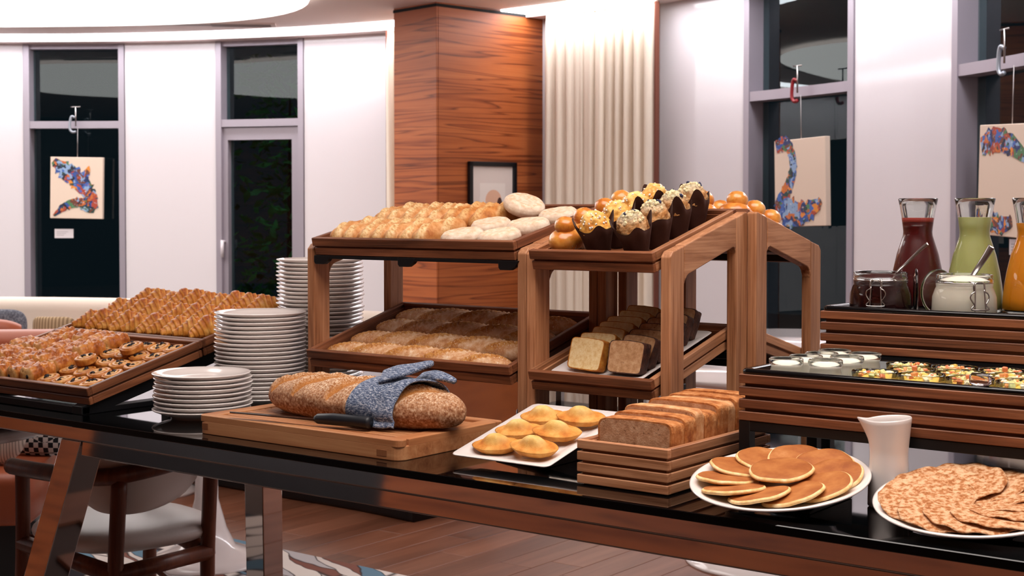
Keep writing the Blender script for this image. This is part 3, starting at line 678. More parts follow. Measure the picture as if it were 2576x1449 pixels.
# oak display stands: side frames joined by dark cross bars
def side_frame(e, inv, x0, x1, mir=None):
    fy = (lambda y: y) if mir is None else (lambda y: 2*mir-y)
    def pr_(nm, poly, mat): o = prism(nm, [(fy(y), z) for y, z in poly], x0, x1, 'x', mat, e, .0022); o.matrix_local = inv
    sl = .077/.30
    def zt(y): return 1.269+(y-.427)*sl
    pr_('front_post', [(.427, .9), (.477, .9), (.477, zt(.477)-.001), (.437, zt(.437)), (.427, zt(.427)-.008)], PZ)
    pr_('back_post', [(.679, .9), (.726, .9), (.726, zt(.726)-.004), (.720, zt(.720)), (.679, zt(.679)-.001)], PZ)
    lo = [(.4775, zt(.477)-.079)]+[(.4775+.016*(1-math.cos(a)), zt(.477)-.079+.018*math.sin(a)+.006*(1-math.cos(a))) for a in (.4, .8, 1.2, 1.57)]
    hi = [(.678-.012, zt(.678)-.060), (.678-.004, zt(.678)-.063), (.6785, zt(.678)-.072)]
    pr_('top_rail', lo+hi+[(.6785, zt(.6785)), (.4775, zt(.4775))], PY)
def stand(xs, label, mir=None, bracket=False):
    c = ((xs[0][0]+xs[-1][1])/2, .577 if mir is None else 2*mir-.577, .9); e = tag(empty('display_stand', c), label, 'stand'); inv = Matrix.Translation(-Vector(c))
    for a, b in xs: side_frame(e, inv, a, b, mir)
    fy = (lambda y: y) if mir is None else (lambda y: 2*mir-y)
    x0, x1 = xs[0][1], xs[1][0]
    for y, z in ((.51, 1.250), (.70, 1.295), (.51, 1.016), (.70, 1.062)):
        o = box('cross_bar', x0, x1, min(fy(y-.012), fy(y+.012)), max(fy(y-.012), fy(y+.012)), z-.012, z+.001, BLACKM, e, .001); o.matrix_local = inv @ o.matrix_local
    if bracket:
        o = box('tray_rail', x0+.004, x1-.004, .425, .437, 1.2395, 1.2465, BLACKM, e, 0); o.matrix_local = inv @ o.matrix_local
        for xm in (x0+.025, (x0+x1)/2-.01, x1-.024):
            o = prism('bracket', [(xm-.022, 1.2465), (xm+.03, 1.2465), (xm+.02, 1.234), (xm+.008, 1.227), (xm-.018, 1.227), (xm-.022, 1.232)], .424, .436, 'y', BLACKM, e, .001); o.matrix_local = inv @ o.matrix_local
stand(((-.9925, -.9715), (-.403, -.3815)), 'wide oak display stand carrying the baguettes and rolls', bracket=True)
stand(((-.3805, -.359), (-.0715, -.050)), 'narrow oak display stand carrying the muffins and cake slices')
stand(((-.361, -.340), (-.0535, -.032)), 'narrow oak display stand backing onto the muffin stand', mir=.7275)

# ------------------------------------------------------------------ cutting board
cb = tag(empty('cutting_board', (-.6525, .205, .9)), 'bamboo bread board with a slatted crumb grid', 'cutting board')
def rr2(x0, x1, y0, y1, r, n=5): return rrect(x0, x1, y0, y1, r, n)
hw, hd = .270, .153
link('board_body', mk('board_body', *prismg(rr2(-hw, hw, -hd, hd, .02), .0, .026, 'z', .0015), BX), cb)
prism('rim', rr2(-hw, hw, -hd, -hd+.028, .0139), .024, .0375, 'z', BX, cb, .0015); prism('rim', rr2(-hw, hw, hd-.028, hd, .0139), .024, .0375, 'z', BX, cb, .0015)
for s in (-1, 1):
    x0, x1 = (-hw, -hw+.036) if s < 0 else (hw-.036, hw)
    prism('rim', [(x0, -hd+.012), (x1, -hd+.0265), (x1, hd-.0265), (x0, hd-.012)], .024, .0376, 'z', BY, cb, .0012)
sm_ = MB().box(-hw+.037, hw-.037, -.0058, .0058, .024, .0355, .001).mesh('grid_slat', BX)
for i in range(13): link('grid_slat', sm_, cb, (0, -hd+.050+.0172*i, 0))
box('joint_plug', hw-.055, hw-.03, -hd-.0006, -hd+.01, .006, .018, plain('bamboo_dark', '#8a5632', .6), cb, .0005); box('joint_plug', -hw+.012, -hw+.03, -hd-.0006, -hd+.01, .009, .022, plain('bamboo_dark2', '#7f4e2e', .6), cb, .0005)
# bread knife
kn = tag(empty('bread_knife', (-.567, .098, .9405), (0, 0, rad(9.5))), 'bread knife with a black handle lying on the board', 'knife')
link('handle', mk('handle', *tubeg([(-.062, 0, .010), (-.055, 0, .011), (-.02, 0, .0125), (.03, 0, .0125), (.058, 0, .0118), (.063, 0, .0115)], [.006, .0098, .0115, .0108, .0118, .0105], 14), plain('black_handle', '#10141b', .45), True), kn)
prism('blade', [(-.27, .003), (-.262, -.006), (-.07, -.010), (-.058, -.009), (-.058, .009), (-.20, .009)], .0085, .0103, 'z', plain('blade_steel', '#57514d', .25, 1.), kn, 0)

# ------------------------------------------------------------------ country loaf and napkin
CR = [(.30, '#5e3118'), (.45, '#8a5330'), (.6, '#b07c52')]
LOAFM = food('floured_crust', [(.34, '#7a4526'), (.46, '#9c6844'), (.56, '#b98b68'), (.66, '#d8b797')], 170, .85, .55, 260, mask=[(.3, '#7a3f18'), (.5, '#b06f30'), (.7, '#c98d4c')], top=([(.38, '#8a4f28'), (.5, '#c79a70'), (.62, '#ecd9be')], .04, .085))
LL_, LH, LWd = .258, .099, .082
def loaf_pt(t, th, off=0.):
    prof = max(0., 1-abs(t)**2.6)**.52*(1-.06*t); r = 1+.05*fnoise(t*3, math.cos(th), math.sin(th), 1.4)
    y = (LWd*prof*r+off)*math.cos(th); z = (LH*(.35+.65*prof) if math.sin(th) > 0 else LH*.5)*.5*math.sin(th)*r*(prof**.25)
    z = LH*.46*(math.sin(th))*prof**.6*r+off*math.sin(th); z = max(z, -LH*.36)
    return Vector((LL_*t, y, z+LH*.36))
def loaf_fn(u, v):
    t = -math.cos(u*PI); th = v*TAU; p = loaf_pt(t, th); m = 0.
    up = math.sin(th)
    if up > .15:
        for k, (tc, sl) in enumerate(((-.62, .22), (-.30, .22), (.08, .2), (.40, .2), (.66, .15))):
            d = t-tc-sl*math.cos(th)*.9; w_ = .085*(up-.1)
            if abs(d) < w_*1.6: m = max(m, math.exp(-(d/w_)**2*1.6)); p += Vector((0, 0, -.006*math.exp(-(d/w_)**2)+.007*math.exp(-((d+w_*1.1)/(.3*w_+.01))**2)))
    p += Vector((0, 0, .0035*fnoise(p.x, p.y, p.z, 38., 3)*max(0, up)))
    return (p.x, p.y, p.z, min(1, m*1.15))
v, f, a = gridg(150, 72, loaf_fn); me = mk('country_loaf', v, f, LOAFM, True, None, a); fix_normals(me)
lf_M = Matrix.Translation((-.614, .206, .9362)) @ Matrix.Rotation(rad(-2), 4, 'Z')
tag(link('country_loaf', me, None, mat=lf_M), 'large floury country loaf on the bread board, wrapped by a napkin', 'bread')
NAPM = NT('blue_slub_linen'); co = NAPM.obj((1, 1, 1), False); 
nA = NAPM.n('TexNoise', Vector=NAPM.n('Mapping', Vector=co, Rotation=(0, 0, .4), Scale=(110., 500., 500.)).outputs[0], Scale=1., Detail=3.); nB = NAPM.n('TexNoise', Vector=co, Scale=600., Detail=2.)
cN = NAPM.ramp(NAPM.mix(.4, nA.outputs[0], nB.outputs[0]), [(.38, '#2c3952'), (.5, '#5d6b85'), (.6, '#aab0bc'), (.68, '#d8d6d6')]); NAPM.p(Base_Color=cN, Roughness=.95); NAPM.bump(nA.outputs[0], .35, .001)
def nap_fn(u, v):
    th = rad(-10+226*u); c = .09+.012*math.sin(u*5); s = .075+.028*(v-.5)*0
    x0 = .035+.05*u*(1-u)*1.2; x1 = .165-.005*u+.010*math.sin(u*6)
    t = (x0+(x1-x0)*v)/LL_; off = .004+.004*abs(math.sin(v*7+u*3))+.003*math.sin(u*11+v*4)+.010*math.exp(-((u-.55)/.12)**2)*v
    p = loaf_pt(t, th, off)
    if u > .93: p.y -= .016*(u-.93)/.07; p.z = max(p.z, .003)
    return tuple(p)
v, f, a = gridg(44, 22, nap_fn, False); me = mk('wrap', v, f, NAPM.m, True)
nap = tag(empty('linen_napkin', mat=lf_M), 'blue grey slub linen napkin wrapped over the country loaf', 'napkin')
o = link('wrap', me, nap); sm = o.modifiers.new('t', 'SOLIDIFY'); sm.thickness = .0035; sm.offset = 1
def flap(pts, ws, nm, th=.007):
    P = spline(pts, 7); n = len(P); v = []; f = []; k = 14
    for i, p in enumerate(P):
        s = i/(n-1)*(len(ws)-1); j = min(int(s), len(ws)-2); w_ = ws[j]+(ws[j+1]-ws[j])*(s-j); d = (P[min(i+1, n-1)]-P[max(i-1, 0)]).normalized(); sd = d.cross(Vector((0, -.35, 1))).normalized(); up = sd.cross(d)
        for q in range(k): a_ = TAU*q/k; v.append(p+sd*w_*math.cos(a_)+up*th*math.sin(a_)*(1+.4*math.cos(2*a_)))
    for i in range(n-1):
        for q in range(k): f.append((i*k+q, (i+1)*k+q, (i+1)*k+(q+1) % k, i*k+(q+1) % k))
    f += [tuple(range(k)), tuple(range((n-1)*k, n*k))[::-1]]; me = mk(nm, v, f, NAPM.m, True); fix_normals(me); link(nm, me, nap)
flap([(.085, -.035, .094), (.11, -.022, .104), (.138, -.004, .111), (.162, .008, .119), (.172, .010, .119)], [.03, .03, .022, .014, .007], 'napkin_corner', .006)
flap([(.12, .03, .088), (.15, .033, .095), (.18, .036, .094), (.205, .040, .087)], [.024, .02, .012, .005], 'napkin_corner', .006)

# ------------------------------------------------------------------ breads and pastries on the trays
def on(M, u, v, w_, rz=0., rx=0., ry=0., s=1.):
    return M @ Matrix.Translation((u, v, w_)) @ Matrix.Rotation(rz, 4, 'Z') @ Matrix.Rotation(rx, 4, 'X') @ Matrix.Rotation(ry, 4, 'Y') @ Matrix.Scale(s, 4)
def tall(M, k): return M @ Matrix.Diagonal((1, 1, k, 1))
def put(name, me, M, label, cat, group=None): return tag(link(name, me, None, mat=M), label, cat, group)

def croissant(seed):
    L = .054; R = .0238; rr = random.Random(seed); ph = rr.random()
    edges = [.13, .36, .58, .78, 1.01]; lev = [1., .84, .66, .48, .34]
    def fn(u, v):
        t = 2*u-1; th = v*TAU; s = abs(t)+.05*math.sin(th*1+seed)+.03*math.sin(2*th+ph*6)
        k = next((i for i, e in enumerate(edges) if s < e), 4); e0 = 0 if k == 0 else edges[k-1]; fr = max(0., min(1., (s-e0)/(edges[k]-e0)))
        r = R*(lev[k]*(1.06-.10*fr)-(0. if fr < .86 else (fr-.86)/.14*.04)); 
        if abs(t) > .96: r *= max(.25, (1-abs(t))/.04)
        r *= 1+.035*fnoise(t*3, math.cos(th)*1.5, math.sin(th)*1.5+seed, 1.2)+.025*math.sin(th*9+t*14+seed)*(.4+.6*fr)
        sn = math.sin(th); x = r*math.cos(th)*1.02; z = r*sn*(1.1 if sn > 0 else .6)
        m = max(0., min(1., 1.15*max(0, sn)**1.2*(1.1-1.1*fr)))
        return (x+.010*t*t*(1 if seed % 2 else -1), L*t, z+R*.58, m)
    v, f, a = gridg(110, 30, fn); f += [tuple(range(30)), tuple(range(110*30, 111*30))]
    me = mk('croissant', v, f, CROIM, True, None, a); fix_normals(me); return me
CROIM = food('croissant_crust', [(.30, '#b9691f'), (.46, '#d58d38'), (.60, '#e6ab58'), (.74, '#efc27a')], 60, .5, .3, 260, coat=.1, mask=[(.35, '#7a340f'), (.55, '#a8541a'), (.7, '#c67631')], dist=.002)
cm_ = [croissant(i) for i in range(4)]
rows = [[(.057+.0502*i, .073) for i in range(10)], [(.057+.0502*i, .1665) for i in range(10)], [(.057+.0502*i, .259) for i in range(10)]]
for r_, row in enumerate(rows):
    for i, (u, v) in enumerate(row):
        put('croissant', cm_[(i*3+r_) % 4], tall(on(M_T2, u+random.uniform(-.0012, .0012), v+random.uniform(-.002, .002), .0192, rad(-27+random.uniform(-3, 3)), rad(random.uniform(-2, 2)), rad(random.uniform(-6, 6)), random.uniform(.98, 1.03)), random.uniform(1.22, 1.42)),
            ('golden croissant in the row beside the raisin swirl tray', 'golden croissant in the middle row of its tray', 'golden croissant in the row along the far tray wall')[r_], 'croissant', 'croissants, row %s of the tray' % ('one', 'two', 'three')[r_])

# chocolate rolls
PACM = food('flaky_crust', [(.30, '#7d3a10'), (.45, '#ad5d1e'), (.6, '#cc8236'), (.75, '#e2a65a')], 38, .45, .35, 150, coat=.14, mask=[(.35, '#c98a45'), (.6, '#e6bd7c')])
CHOC = plain('chocolate_stick', '#14100f', .35)
def pac(seed):
    L, Wd, H = .043, .031, .043
    def fn(u, v):
        t = 2*u-1; th = v*TAU; e_ = max(0, 1-abs(t)**5)**.3; c, s = math.cos(th), math.sin(th)
        x = Wd*math.copysign(abs(c)**.72, c)*(.55+.45*e_); z = H*.5*math.copysign(abs(s)**.72, s)*(.45+.55*e_)
        n_ = .0035*fnoise(t*3, c*2, s*2+seed, 1.6)+.0018*math.sin(t*11+c*4+seed)*max(0, s)
        cr = -.004*math.exp(-((c-.15*math.sin(t*2+seed))/.10)**2)*max(0, s)
        return (x+n_, L*t, max(z+n_+cr, -H*.42)+H*.42, max(0, (abs(t)-.82)/.18))
    v, f, a = gridg(40, 32, fn); f += [tuple(range(32)), tuple(range(40*32, 41*32))]; me = mk('chocolate_roll', v, f, PACM, True, None, a); fix_normals(me); return me
pm_ = [pac(i) for i in range(3)]; stick = mk('chocolate', *tubeg([(0, -.003, 0), (0, .004, 0)], [.0052, .0042], 8), CHOC, True)
pcs = [(.0445+.0527*c+random.uniform(-.001, .001), .0545+.0735*r+random.uniform(-.001, .001), random.uniform(-7, 7), 0) for r in range(4) for c in range(6) if (r, c) not in ((0, 0), (3, 0))]
for i, (u, v, a, dz) in enumerate(pcs):
    o = put('chocolate_roll', pm_[i % 3], tall(on(M_T1, u, v, .0205+.002*random.random(), rad(a), rad(random.uniform(-8, 8)), rad(random.uniform(-12, 12)), random.uniform(.79, .85)), random.uniform(1.05, 1.35)), 'glossy flaky chocolate roll in the pastry tray', 'pastry', 'chocolate rolls in the pastry tray')
    for e_ in (-1, 1): link('chocolate', stick, o, (random.choice((-.012, .010)), .0415*e_, .014+.006*random.random()))
# raisin swirls
RAIM = food('swirl_crust', [(.30, '#8f4816'), (.46, '#b96f2a'), (.6, '#d29146'), (.74, '#e6b870')], 45, .48, .35, 160, coat=.14, mask=[(.35, '#c99850'), (.6, '#e2bd76')])
def swirl(seed):
    R = .0292
    def fn(u, v):
        th = v*TAU; r = R*min(1., u/.86)*(1+.05*math.sin(3*th+seed)+.03*math.sin(2*th+seed*3)); ph = (min(1., u/.86)*2.3-th/TAU+seed*.3) % 1.
        z = .0205-.003*u**2-.0045*math.exp(-((ph-.5)/.13)**2)*(1-u**6)+.0008*fnoise(r*math.cos(th), r*math.sin(th), seed, 40)
        if u > .80: k = (u-.80)/.20; z = z*(1-k**2)+.004*k**2; r = r*(1+.05*math.sin(k*PI))
        return (r*math.cos(th), r*math.sin(th)*.9, max(z, 0), max(0., 1-u*1.25)*.8)
    v, f, a = gridg(26, 48, fn); n = len(v); v += [(x*1.0, y*1.0, 0.001) for x, y, z in v[-48:]]; a += [0]*48
    f += [(n-48+j, n-48+(j+1) % 48, n+(j+1) % 48, n+j)[::-1] for j in range(48)]; f.append(tuple(range(n, n+48))); me = mk('raisin_swirl', v, f, RAIM, True, None, a); fix_normals(me); return me
sw = [swirl(i) for i in range(3)]
def raisin():
    def fn(u, v): a = (u-.5)*PI; b = v*TAU; r = .0052*(1+.25*math.sin(3*b+2*a)); return (r*1.25*math.cos(a)*math.cos(b), r*math.cos(a)*math.sin(b), r*.75*math.sin(a))
    v, f, a = gridg(7, 10, fn); return mk('raisin', v, f, plain('raisin_skin', '#1c1216', .4), True)
rai = raisin()
rs = [(.3605+.0533*c, .0465+.0590*r) for r in range(5) for c in range(4)]+[(.388, .135), (.443, .224)]
for i, (u, v) in enumerate(rs):
    o = put('raisin_swirl', sw[i % 3], on(M_T1, u, v, .0194 if i < 20 else .0398, random.random()*6, rad(random.uniform(0, 4)), rad(random.uniform(-3, 3)), random.uniform(.87, .91)), 'glazed raisin swirl in the pastry tray', 'pastry', 'raisin swirls in the pastry tray')
    for k in range(3):
        a_ = random.random()*TAU; r = random.uniform(.004, .018); link('raisin', rai, o, (r*math.cos(a_), r*math.sin(a_)*.88, .0192), (0, 0, random.random()*6), scale=random.uniform(.75, 1.15))

# baguettes
def baguette(L, R, cuts, mat, seed, nu=170, nv=36, skew=.75):
    def fn(u, v):
        t = -math.cos(u*PI)*.35+(2*u-1)*.65; th = v*TAU; c, s = math.cos(th), math.sin(th)
        prof = max(0., 1-abs(t)**6)**.45*(1-.12*t*t); r = R*prof*(1+.02*fnoise(t*6, c, s+seed, 1.5)); m = 0.; dz = 0.
        for k in range(cuts):
            tc = (k+.5)/cuts*2-1; d = (t-tc)*L/2-skew*R*c*3.0; wl = R*.72; up = max(0., s)**.7
            g = math.exp(-(d/wl)**4)*up**.8; m = max(m, min(1., g*1.6-.25)); dz += g*R*.22
            dz += R*.16*math.exp(-((d-wl*1.0)/(R*.13))**2)*up**1.5-R*.20*math.exp(-((d-wl*.5)/(R*.35))**2)*up**1.5-R*.10*math.exp(-((d+wl*1.1)/(R*.2))**2)*up
        nz = R*.02*fnoise(t*L*20, c*1.5, s*1.5+seed, 2., 3)
        return (L/2*t, (r+nz)*c, max((r*.92+nz)*s, -R*.5*prof)+dz*prof+R*.5, m)
    v, f, a = gridg(nu, nv, fn); me = mk('bread', v, f, mat, True, None, a); fix_normals(me); return me
BAGM = food('floury_baguette_crust', [(.30, '#b8784a'), (.46, '#d49c6c'), (.60, '#e6bf98'), (.74, '#f4dec4')], 50, .75, .4, 200, mask=[(.33, '#9a5622'), (.5, '#c4843f'), (.7, '#dba866')], speck=('#f4e4d0', 300, .6))
bg = [baguette(.522, .0285, 5, BAGM, i) for i in range(2)]
for i, (v, lab) in enumerate(((.048, 'light floury baguette lying along the near tray wall'), (.125, 'light floury baguette second in the lower tray'), (.203, 'baguette third in the lower tray, partly shaded'), (.283, 'baguette along the far wall of the lower tray'))):
    put('baguette', bg[i % 2], on(M_LL, .2835-.006*(i == 0)+.008*i*0+(.003 if i in (2,) else 0), v, .004, rad((0, .6, -.8, .5)[i]), rad(0)), lab, 'bread')
# crusty rolls
ROLM = food('roll_crust', [(.30, '#a9622c'), (.46, '#c4854a'), (.60, '#d7a06a'), (.74, '#e6bc8e')], 55, .6, .4, 200, mask=[(.33, '#a9703a'), (.5, '#dcb47c'), (.7, '#f0dcb4')])
ROLD = food('dark_roll_crust', [(.30, '#9a5420'), (.5, '#c47e3c'), (.7, '#dba468')], 55, .55, .4, 200, mask=[(.33, '#b0702f'), (.6, '#ddb277')])
rl = [baguette(.138, .0215, 2, ROLM, 20+i, 80, 32, .5) for i in range(3)]; rd = baguette(.138, .0215, 2, ROLD, 31, 70, 28, .5)
for i in range(7): put('crusty_roll', rl[i % 3], tall(on(M_UL, .056+.0402*i, .089+random.uniform(-.002, .002), .0152, rad(72+random.uniform(-1.5, 1.5)), rad(random.uniform(-10, 10)), 0), random.uniform(1.25, 1.45)), 'pale crusty bread roll in the row along the open side of the upper tray', 'bread roll', 'crusty rolls, nearer row')
for i in range(7): put('crusty_roll', rl[(i+1) % 3] if i < 5 else rd, tall(on(M_UL, .056+.0402*i, .234+random.uniform(-.002, .002), .0152, rad(72+random.uniform(-1.5, 1.5)), rad(random.uniform(-10, 10)), 0), random.uniform(1.25, 1.45)), 'crusty bread roll in the row along the far side of the upper tray', 'bread roll', 'crusty rolls, farther row')
put('crusty_roll', rd, tall(on(M_UL, .3378, .236, .0152, rad(72), 0, 0), 1.4), 'dark golden crusty roll tucked against the leaning pale muffin', 'bread roll')
# english muffins
EMM = food('pale_muffin', [(.3, '#cbb097'), (.5, '#dcc5ae'), (.7, '#e8d8c6')], 60, .85, .35, 260, top=([(.42, '#ecd8c0'), (.55, '#dcae80'), (.7, '#cc9460')], .028, .034))
def emuf(seed):
    def fn(u, v):
        th = v*TAU
        if u < .5: r = .048*math.sin(u*PI) if u < .36 else .048; 
        P_ = [(0, 0.), (.4, 0.), (.62, .002), (.72, .008), (.75, .016), (.72, .024), (.62, .0305), (.45, .0315), (.38, .0305), (0, .0295)]
        s = u*(len(P_)-1); k = min(int(s), len(P_)-2); r = P_[k][0]+(P_[k+1][0]-P_[k][0])*(s-k); z = P_[k][1]+(P_[k+1][1]-P_[k][1])*(s-k)
        r *= .0655*(1+.03*math.sin(2*th+seed)+.012*fnoise(math.cos(th), math.sin(th), seed, 3)); z += .0012*fnoise(r*math.cos(th), r*math.sin(th), seed, 70)
        return (r*math.cos(th), r*math.sin(th), z)
    v, f, a = gridg(27, 48, fn); me = mk('english_muffin', v, f, EMM, True); fix_normals(me); return me
em = [emuf(i) for i in range(2)]
for i, (u, v, w_, ry_) in enumerate(((.378, .069, .0152, 0), (.475, .070, .0152, 0), (.382, .164, .0152, 0), (.480, .166, .0152, 0), (.396, .2635, .0400, 24), (.490, .2635, .0152, 0))):
    put('english_muffin', em[i % 2], on(M_UL, u, v, w_, i if not ry_ else 0, 0, rad(ry_), .93), ('pale flour dusted english muffin next to the crusty rolls' if i in (0, 2, 4) else 'pale toasted english muffin next to the brioches'), 'muffin', 'english muffins beside the rolls' if i in (0, 2, 4) else 'english muffins beside the brioches')

# brioches with paper cups
BRM = food('egg_glazed_brioche', [(.28, '#a8561a'), (.45, '#c9792c'), (.6, '#dd9a48'), (.75, '#ecb86c')], 30, .3, .12, 120, coat=.6)
PAPW = plain('white_baking_paper', '#d9cbb8', .8)
def brioche(cup=True):
    e = MB()
    def body(u, v):
        a = (u-.5)*PI; th = v*TAU; r = .037*math.cos(a)**.75 if u not in (0, 1) else 0
        return (r*math.cos(th)*(1+.03*math.sin(3*th)), r*math.sin(th)*(1+.03*math.sin(3*th)), .034+.025*math.sin(a)+.0018*fnoise(math.cos(th), math.sin(th), a, 2.2))
    def head(u, v):
        a = (u-.5)*PI; th = v*TAU; r = .0225*math.cos(a)**.85 if u not in (0, 1) else 0
        return (r*math.cos(th)+.002, r*math.sin(th), .066+.019*math.sin(a)+.0012*fnoise(math.cos(th), math.sin(th), a+4, 2.5))
    b = gridg(18, 32, body); h = gridg(16, 28, head)
    bm_ = mk('brioche_body', b[0], b[1], BRM, True); hm = mk('brioche_head', h[0], h[1], BRM, True); fix_normals(bm_); fix_normals(hm)
    def cupf(u, v): th = v*TAU; r = (.022+.012*u)*(1+.05*math.cos(22*th)); return (r*math.cos(th), r*math.sin(th), .001+.027*u)
    c = gridg(3, 132, cupf); c[1].append(tuple(range(132))); cm2 = mk('paper_cup', c[0], c[1], PAPW); fix_normals(cm2); return bm_, hm, cm2
brm = brioche()
def put_brioche(M, label, group=None):
    e = empty('brioche', mat=M); link('brioche_body', brm[0], e); link('brioche_head', brm[1], e); link('paper_cup', brm[2], e); tag(e, label, 'brioche', group)
for i, (u, v, w_) in enumerate(((.053, .053, .0142), (.053, .127, .0142), (.053, .201, .0142), (.053, .2745, .0142))):
    put_brioche(on(M_UR, u, v, w_, i, rad((-2, 2, 2, -2)[i]), rad((2, -2, 2, 0)[i]), .93), ('glazed brioche in a white paper cup at the open corner of the muffin tray' if i == 0 else 'glazed brioche between the english muffins and the wrapped muffins'), None if i == 0 else 'brioches beside the wrapped muffins')
for i, (u, v, w_) in enumerate(((.057, .273, .0062), (.135, .274, .0062), (.057, .196, .0062), (.057, .119, .0062), (.135, .197, .0062), (.135, .120, .0062), (.213, .272, .0062))):
    put_brioche(on(M_UB, u, v, w_, i*2, rad(1), rad(-1), 1.0), 'glazed brioche in the tray sloping away behind the muffins', 'brioches in the rear tray')

# muffins in brown tulip papers
PAPB = plain('brown_baking_paper', '#3a1c13', .6, bump=(90., .3))
SUGM = food('golden_muffin', [(.3, '#b86a1e'), (.46, '#d8923a'), (.6, '#e9b55c'), (.75, '#f1cd85')], 45, .6, .5, 180, top=([(.4, '#dca24a'), (.6, '#f0d28a')], .07, .092))
CRUM = food('crumble_muffin', [(.3, '#a5602a'), (.48, '#c98d50'), (.62, '#dbb081'), (.76, '#e9cda2')], 70, .75, .9, 230, top=([(.38, '#a9a087'), (.5, '#d9cdab'), (.66, '#efe3c6')], .072, .09), dist=.004)
def tulip_paper(seed):
    def fn(u, v):
        th = v*TAU; pk = max(0, math.cos(2*(th-seed)))**3+.35*max(0, math.cos(2*(th-seed)+PI))**4
        z = u*(.056+.034*pk*(.8+.3*math.sin(th*3+seed))); r = .024+.0165*min(1, u*1.15)+.006*pk*max(0, u-.6)/.4
        fold = 1+.03*math.sin(8*th+seed)*u+.05*math.cos(4*(th-seed))*u
        return (r*fold*math.cos(th), r*fold*math.sin(th), z+.001)
    v, f, a = gridg(14, 56, fn); f.append(tuple(range(56))); me = mk('tulip_paper', v, f, PAPB, True); return me
def dome(mat, seed, rough):
    def fn(u, v):
        a = u*PI/2; th = v*TAU; r = .0365*math.cos(a)**.8 if u < 1 else 0; k = .0035 if not rough else .003
        z = .050+.041*math.sin(a)**1.15; n_ = k*fnoise(math.cos(th)*math.cos(a), math.sin(th)*math.cos(a), math.sin(a)+seed, 2.4, 3)
        if rough: n_ += .0022*fnoise(math.cos(th)*math.cos(a), math.sin(th)*math.cos(a), math.sin(a)+seed, 16., 2)
        return ((r+n_)*math.cos(th), (r+n_)*math.sin(th), z+n_)
    v, f, a = gridg(30, 60, fn); me = mk('muffin_top', v, f, mat, True); fix_normals(me); return me
tp = [tulip_paper(i*.7) for i in range(3)]; sg = [dome(SUGM, i, False) for i in range(2)]; cr_ = [dome(CRUM, i+5, True) for i in range(2)]
sug = mk('sugar_pearl', *boxg(-.0018, .0018, -.0015, .0015, -.0012, .0016, .0006), plain('pearl_sugar', '#f4ece0', .5)); ber = raisin().copy(); ber.materials[0] = plain('blueberry', '#272a4a', .4)
crb = mk('crumb', *boxg(-.003, .003, -.0025, .0025, -.002, .0025, .0012), plain('streusel', '#e2d2a8', .8))
def put_muffin(M, kind, i, label):
    e = empty('muffin', mat=tall(M, 1.16)); rr = random.Random(i*13+kind); link('tulip_paper', tp[i % 3], e, (0, 0, 0), (0, 0, PI/4-.7*(i % 3)+.1*(i % 2)+(PI/2 if i > 1 else 0))); o = link('muffin_top', (sg, cr_)[kind][i % 2], e, (0, 0, 0), (0, 0, i*2.1))
    for k in range(34 if kind == 0 else 40):
        th = rr.random()*TAU; el = rr.uniform(.35, 1.35) if kind == 0 else rr.uniform(.75, 1.5)
        r = .0365*math.cos(el)**.8; p = (r*math.cos(th)*.99, r*math.sin(th)*.99, .050+.041*math.sin(el)**1.15)
        q = (sug if kind == 0 else (ber if k < 2 else crb)); link('sugar_pearl' if kind == 0 else ('blueberry' if k < 2 else 'streusel_crumb'), q, o, p, (rr.random()*3, rr.random()*3, rr.random()*3), scale=rr.uniform(.8, 1.5) if k > 1 or kind == 0 else rr.uniform(.8, 1.1))
    tag(e, label, 'muffin')
nth = ('nearest the open tray edge', 'second from the open tray edge', 'third from the open tray edge', 'by the far tray wall')
for i, (u, v, w_) in enumerate(((.1285, .0565, .0142), (.1285, .1305, .0142), (.1285, .2045, .0142), (.1285, .2755, .0142))): put_muffin(on(M_UR, u, v, w_, 0, rad((2, -1, 0, -1)[i]), rad((-1, 1, 0, 1)[i]), .86), 0, i, 'pearl sugar muffin in brown tulip paper, '+nth[i])
for i, (u, v, w_) in enumerate(((.2150, .0565, .0142), (.2150, .1305, .0142), (.2150, .2045, .0142), (.2150, .2755, .0142))): put_muffin(on(M_UR, u, v, w_, 0, rad((5, 1, 0, -2)[i]), rad((0, 1, 1, 1)[i]), .86), 1, i, 'blueberry crumble muffin in brown tulip paper, '+nth[i])

# ------------------------------------------------------------------ cake slices on a white plate
def rect_plate(name, M, w_, d_, label, h=.014, rim=.028):
    """rectangular rimmed plate; local origin at the near left corner of its underside"""
    v = []; f = []; rings = []
    def ring(ins, z, r): return [(x, y, z) for x, y in rrect(ins, w_-ins, ins, d_-ins, r, 4)]
    specs = [(rim*1.25, 0, .012), (rim*1.0, .0005, .014), (.004, h-.004, .012), (0, h-.001, .013), (.002, h, .012), (rim*.85, h*.50, .012), (rim*1.15, h*.36, .012)]
    n = None
    for s in specs: r = ring(*s); n = len(r); rings.append(len(v)); v += r
    for a, b in zip(rings, rings[1:]):
        for i in range(n): f.append((a+i, a+(i+1) % n, b+(i+1) % n, b+i))
    f += [tuple(range(rings[0], rings[0]+n))[::-1], tuple(range(rings[-1], rings[-1]+n))]
    me = mk(name, v, f, PORC); fix_normals(me)
    for p in me.polygons: p.use_smooth = len(p.vertices) == 4
    return tag(link(name, me, None, mat=M), label, 'plate')
rect_plate('serving_plate', on(M_LR, .030, .026, .017), .215, .285, 'white rectangular plate of cake slices in the oak tray')
CRUMB = food('yellow_crumb', [(.3, '#e2b878'), (.5, '#f0d29a'), (.7, '#f7e2b6')], 120, .9, .5, 500, speck=('#c79a50', 160, .68)); CRUST = food('cake_crust', [(.3, '#8a4514'), (.5, '#b9701f'), (.7, '#d69a44')], 60, .7, .5)
